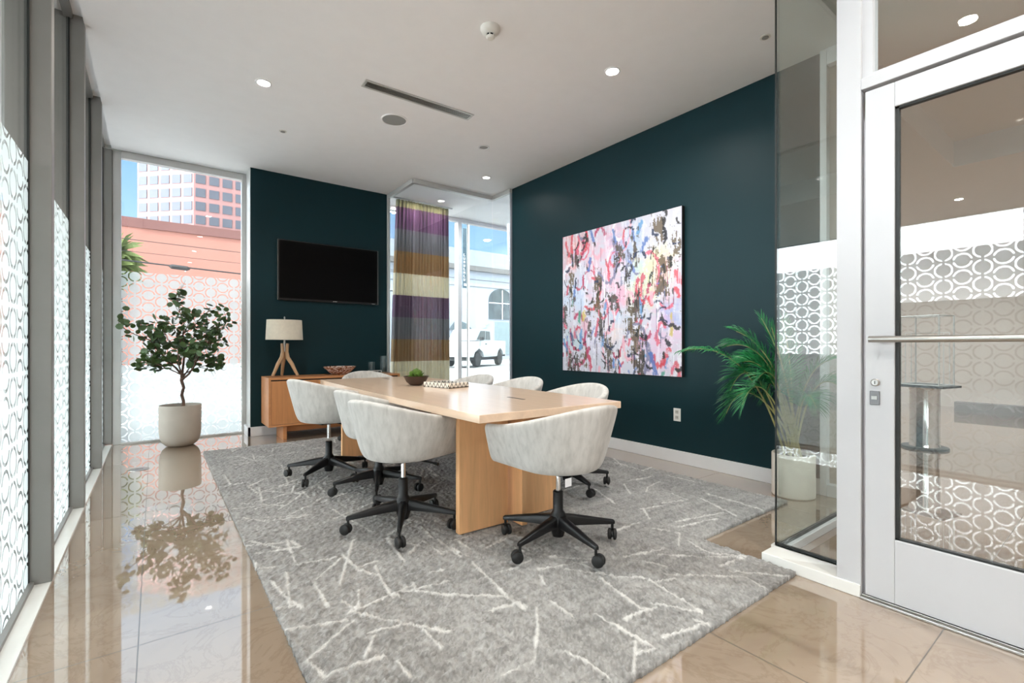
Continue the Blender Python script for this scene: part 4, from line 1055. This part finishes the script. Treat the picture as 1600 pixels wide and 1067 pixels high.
# ---- curtain inside the glass entry
def make_curtain():
    g = NT('striped_curtain'); v = g.coord('Object'); sp = g.n('ShaderNodeSeparateXYZ'); g.l(v, sp.inputs[0])
    fr = g.math('FRACT', g.math('DIVIDE', g.math('SUBTRACT', 3.21, sp.outputs[2]), 1.335))
    c = g.ramp(fr, [(0, lin((156, 132, 154))), (.25, lin((168, 166, 170))), (.5, lin((196, 170, 136))), (.75, lin((238, 233, 218)))], 'CONSTANT')
    top = g.math('GREATER_THAN', sp.outputs[2], 3.21)
    c = g.mix(top, c, lin((200, 196, 172)))
    th = g.noise(g.coord('Object', (60, 60, 2)), 3, 2)
    c = g.mix(.35, c, g.ramp(th, [(.3, (.7, .7, .7, 1)), (.7, (1.2, 1.2, 1.2, 1))]), 'MULTIPLY')
    df = g.n('ShaderNodeBsdfDiffuse'); g.l(c, df.inputs[0]); tl = g.n('ShaderNodeBsdfTranslucent'); g.l(c, tl.inputs[0])
    mx = g.n('ShaderNodeMixShader'); mx.inputs[0].default_value = .5; g.l(df.outputs[0], mx.inputs[1]); g.l(tl.outputs[0], mx.inputs[2]); g.l(mx.outputs[0], g.out.inputs[0])
    t = thing('striped_curtain', 'full-length striped curtain in purple, grey, tan and cream behind the glass entry', 'curtain', (0, 0, 0))
    bm = bmesh.new(); NXc, NZc = 260, 24; rr = random.Random(4)
    ph = [rr.uniform(0, 6.3) for _ in range(4)]
    rows = []
    for j in range(NZc + 1):
        z = .01 + (3.32 - .01) * j / NZc; s = j / NZc
        xa = 2.80 + .10 * s ** 1.2; xb = 3.80 - .02 * s; row = []
        for i in range(NXc + 1):
            u = i / NXc; amp = .030 + .012 * (1 - s)
            y = 6.76 + amp * math.sin(u * 2 * PI * 17 + .5 * math.sin(u * 21 + ph[0]) + .25 * math.sin(s * 4 + u * 9)) + .008 * math.sin(u * 2 * PI * 39 + ph[1])
            row.append(bm.verts.new((xa + (xb - xa) * u + .010 * math.cos(u * 2 * PI * 17), y, z)))
        rows.append(row)
    for a, b in zip(rows, rows[1:]):
        for i in range(NXc): bm.faces.new((a[i], a[i + 1], b[i + 1], b[i]))
    me = bpy.data.meshes.new('drape'); bm.to_mesh(me); bm.free(); me.shade_smooth(); me.materials.append(g.m)
    o = bpy.data.objects.new('drape', me); COL.objects.link(o); o.parent = t
    md = o.modifiers.new('cloth_thickness', 'SOLIDIFY'); md.thickness = .002
    MB().box(2.78, 3.86, 6.74, 6.78, 3.325, 3.345).build('curtain_track', M['white'], t, smooth=0)
make_curtain()

# ---- ceiling fittings
def downlight(x, y, lab, glow, power):
    t = thing('downlight', lab, 'ceiling light', (x, y, ZC), 0, 'recessed ceiling downlights')
    MB().lathe([(.062, -.001), (.062, -.006), (.050, -.008), (.045, -.002), (.045, .0)], seg=32, closed=False).build('trim_ring', M['white'], t)
    MB().lathe([(0, -.0022), (.046, -.0022)], seg=28, closed=False).build('lens', glow, t)
    if power:
        l = bpy.data.lights.new('downlight_lamp', 'AREA'); l.shape = 'DISK'; l.size = .09; l.energy = power; l.color = (1, .95, .88); l.spread = math.radians(150)
        o = bpy.data.objects.new('downlight_lamp', l); COL.objects.link(o); o.location = (0, 0, -.012); o.parent = t
PW = 9
downlight(.718, 4.373, 'bright recessed downlight in the ceiling on the window side, left of the long vent', M['lampglow'], PW)
downlight(2.898, 2.528, 'bright recessed downlight in the ceiling nearest the painting wall', M['lampglow'], PW)
downlight(2.88, 4.342, 'small unlit recessed downlight in the ceiling beyond the long vent', M['greymesh'], 0)
downlight(3.42, 5.10, 'dim recessed downlight in the ceiling at the corner of the glass entry', M['lampdim'], 3)
for k, (x, y) in enumerate(((.718, 2.528), (.718, .70), (.718, -1.1), (2.1, .0), (2.1, -1.7), (.718, -2.9))):
    t_ = downlight(x, y, 'recessed downlight in the ceiling behind the camera', M['lampglow'], PW)
for x, y in ((3.2, 7.02), (3.6, 7.02), (5.6, 6.2)):  # out-of-view lights added to brighten the curtain and entry ceiling
    t_ = thing('added_entry_light', 'unseen light added in the raised ceiling to brighten the glass entry', 'ceiling light', (x, y, 3.345), 0, 'added entry ceiling lights')
    MB().lathe([(0, -.003), (.07, -.003), (.08, -.006), (.08, -.001)], seg=24, closed=False).build('lens', M['lampglow'], t_)
    l = bpy.data.lights.new('entry_fill_lamp', 'AREA'); l.shape = 'DISK'; l.size = .12; l.energy = 16; l.spread = math.radians(170)
    o = bpy.data.objects.new('entry_fill_lamp', l); COL.objects.link(o); o.location = (0, 0, -.02); o.parent = t_
# linear slot vent
t = thing('linear_air_vent', 'long narrow metal air vent slot in the ceiling', 'vent', (1.89, 3.86, ZC), math.radians(-1.5))
mb = MB(); a, b = .515, .062
mb.box(-a, a, -b, -b + .022, -.008, -.0005, .002); mb.box(-a, a, b - .022, b, -.008, -.0005, .002); mb.box(-a, -a + .022, -b + .022, b - .022, -.008, -.0005, .002); mb.box(a - .022, a, -b + .022, b - .022, -.008, -.0005, .002)
mb.build('frame', M['aluw'], t, smooth=0)
MB().box(-a + .022, a - .022, -b + .022, b - .022, -.0025, -.0005).build('slot', plain('vent_slot', (108, 108, 104), .6), t, smooth=0)
mb = MB()
for y in (-.022, 0, .022): mb.box(-a + .022, a - .022, y - .003, y + .003, -.008, -.0025)
mb.build('louvre', M['steel'], t, smooth=0)
# speaker
t = thing('ceiling_speaker', 'round grey ceiling speaker grille next to the long vent', 'speaker', (1.841, 4.334, ZC))
MB().lathe([(.125, -.0005), (.125, -.007), (.113, -.009), (.111, -.004)], seg=40, closed=False).build('trim_ring', M['ceiling'], t)
MB().lathe([(.112, -.004), (.06, -.007), (0, -.008)], seg=40, closed=False).build('grille', M['greymesh'], t)
# smoke detector
t = thing('smoke_detector', 'white domed smoke detector on the ceiling', 'smoke detector', (1.838, 2.69, ZC))
MB().lathe([(.068, 0), (.068, -.014), (.062, -.028), (.045, -.042), (.030, -.046)], seg=40, closed=False).build('base', M['plastic'], t)
MB().lathe([(.026, -.046), (.026, -.060)], seg=24, closed=False).build('vent_gap', M['dark'], t)
mb = MB(); mb.lathe([(.030, -.059), (.032, -.064), (.022, -.074), (0, -.076)], seg=32)
for k in range(6):
    a = k * PI / 3 + .3; mb.box(-.003, .003, .0255, .0305, -.061, -.044, mat=Matrix.Rotation(a, 4, 'Z'))
mb.build('cap', M['plastic'], t)
def sprinkler(x, y, lab):
    t = thing('fire_sprinkler', lab, 'sprinkler', (x, y, ZC), 0, 'concealed ceiling sprinklers')
    MB().lathe([(.035, .0), (.035, -.004), (0, -.005)], seg=28).build('cover_plate', M['plastic'], t)
    MB().lathe([(.022, -.005), (.022, -.008), (0, -.009)], seg=20).build('cap', M['greymesh'], t)
sprinkler(1.036, 5.245, 'small round sprinkler cap in the ceiling near the back wall, left of the speaker')
sprinkler(3.44, 1.60, 'small round sprinkler cap in the ceiling above the glass corner')

# ---- things in the hall behind the door
t = thing('mirrored_pedestal', 'mirror-polished pedestal on a black base in the hall behind the glass door', 'pedestal', (6.66, 1.42, 0), math.radians(-12))
MB().lathe([(0, 0), (.20, 0), (.205, .008), (.20, .022), (0, .024)], seg=40).build('base_plate', M['black'], t)
MB().lathe([(.135, .024), (.128, .06), (.128, .62), (.14, .66), (0, .662)], seg=48).build('column', M['chrome'], t)
MB().box(-.19, .19, -.24, .19, .662, .685, .004).build('top', M['black'], t, smooth=0)
t = thing('wire_rack', 'tall thin chrome wire frame standing on the mirrored pedestal in the hall', 'rack', (6.66, 1.42, .685), math.radians(-12))
mb = MB()
for x in (-.15, .15):
    for y in (-.19, .15): mb.tube([(x, y, 0), (x, y, .74)], .008, 8)
for z in (.006, .74):
    mb.tube([(-.15, -.19, z), (.15, -.19, z), (.15, .15, z), (-.15, .15, z), (-.15, -.19, z)], .006, 8)
mb.build('frame', M['aluw'], t)
mb = MB()
for x in (-.06, .06): mb.tube([(x, -.19, .006), (x, -.19, .56), (x, .15, .56), (x, .15, .006)], .004, 8)
mb.build('divider', M['aluw'], t)
for x, y, lab in ((5.2, 3.0, 'hall ceiling downlight hidden close behind the right teal wall'), (9.3, 3.6, 'hall ceiling downlight hidden deep behind the right teal wall'), (9.3, 1.6, 'lit hall ceiling downlight seen through the upper part of the glass door'),
                  (3.4, -.6, 'hall ceiling downlight just inside the hall right of the frame'), (6.0, -2.6, 'hall ceiling downlight far right of the frame'), (9.3, -.6, 'hall ceiling downlight at the far side right of the frame')):
    t = thing('hall_downlight', lab, 'ceiling light', (x, y, ZC - .05), 0, 'hall ceiling downlights')
    MB().lathe([(.062, -.001), (.062, -.006), (.050, -.008), (.045, -.002), (.045, 0)], seg=24, closed=False).build('trim_ring', M['white'], t)
    MB().lathe([(0, -.0022), (.046, -.0022)], seg=20, closed=False).build('lens', M['lampglow'], t)
    l = bpy.data.lights.new('hall_lamp', 'AREA'); l.shape = 'DISK'; l.size = .09; l.energy = 42; l.color = (.93, .96, 1); l.spread = math.radians(150)
    o = bpy.data.objects.new('hall_lamp', l); COL.objects.link(o); o.location = (0, 0, -.012); o.parent = t

# ================================================================ LIGHT, SKY, CAMERA
w = bpy.data.worlds.new('sky'); SC.world = w; w.use_nodes = True
nt = w.node_tree; nt.nodes.clear()
tc = nt.nodes.new('ShaderNodeTexCoord'); sp = nt.nodes.new('ShaderNodeSeparateXYZ'); nt.links.new(tc.outputs['Generated'], sp.inputs[0])
rp = nt.nodes.new('ShaderNodeValToRGB'); cr = rp.color_ramp
cr.elements[0].position = 0.0; cr.elements[0].color = (.98, .98, 1, 1)
cr.elements[1].position = 1.0; cr.elements[1].color = (.85, .92, 1, 1)
for p_, c_ in ((.10, (.95, .97, 1)), (.19, (.27, .42, .62)), (.30, (.17, .31, .55)), (.42, (.42, .56, .74)), (.6, (.80, .88, .97))):
    e = cr.elements.new(p_); e.color = c_ + (1,)
nt.links.new(sp.outputs[2], rp.inputs[0])
bg = nt.nodes.new('ShaderNodeBackground'); bg.inputs[1].default_value = SKY_S
mr = nt.nodes.new('ShaderNodeMapRange'); mr.interpolation_type = 'SMOOTHSTEP'                  # extra brightness added to the sky on the window-wall side to light the room
nt.links.new(sp.outputs[0], mr.inputs['Value']); mr.inputs['From Min'].default_value = -.25; mr.inputs['From Max'].default_value = -.85
mx = nt.nodes.new('ShaderNodeMix'); mx.data_type = 'RGBA'; nt.links.new(mr.outputs[0], mx.inputs[0]); nt.links.new(rp.outputs[0], mx.inputs[6]); mx.inputs[7].default_value = (SIDE_GLOW * .985, SIDE_GLOW, SIDE_GLOW * 1.04, 1)
nt.links.new(mx.outputs[2], bg.inputs[0]); wo = nt.nodes.new('ShaderNodeOutputWorld'); nt.links.new(bg.outputs[0], wo.inputs[0])
sl = bpy.data.lights.new('sun', 'SUN'); sl.energy = SUN_S; sl.angle = math.radians(1.0); sl.color = (1, .97, .92)
so = bpy.data.objects.new('sun', sl); COL.objects.link(so)
so.rotation_euler = Vector((-.28, .36, -.88)).to_track_quat('-Z', 'Y').to_euler()

cam = bpy.data.cameras.new('camera'); co = bpy.data.objects.new('camera', cam); COL.objects.link(co)
cam.sensor_width = 36; cam.lens = 36 * 741.3 / 1600; cam.clip_start = .05; cam.clip_end = 500
cam.shift_y = (541.13 - 533.5) / 1600
co.location = (0, 0, 1.1); co.rotation_euler = (PI / 2, 0, -math.radians(36.953))
SC.camera = co
SC.view_settings.view_transform = 'Standard'; SC.view_settings.look = 'None'
SC.view_settings.exposure = EXPO; SC.view_settings.gamma = 1.0; SC.view_settings.use_curve_mapping = False
SC.cycles.use_denoising = True
SC.cycles.max_bounces = 10; SC.cycles.diffuse_bounces = 5; SC.cycles.glossy_bounces = 5; SC.cycles.transparent_max_bounces = 24; SC.cycles.transmission_bounces = 6
SC.cycles.sample_clamp_indirect = 6.0
SC.cycles.caustics_reflective = False; SC.cycles.caustics_refractive = False
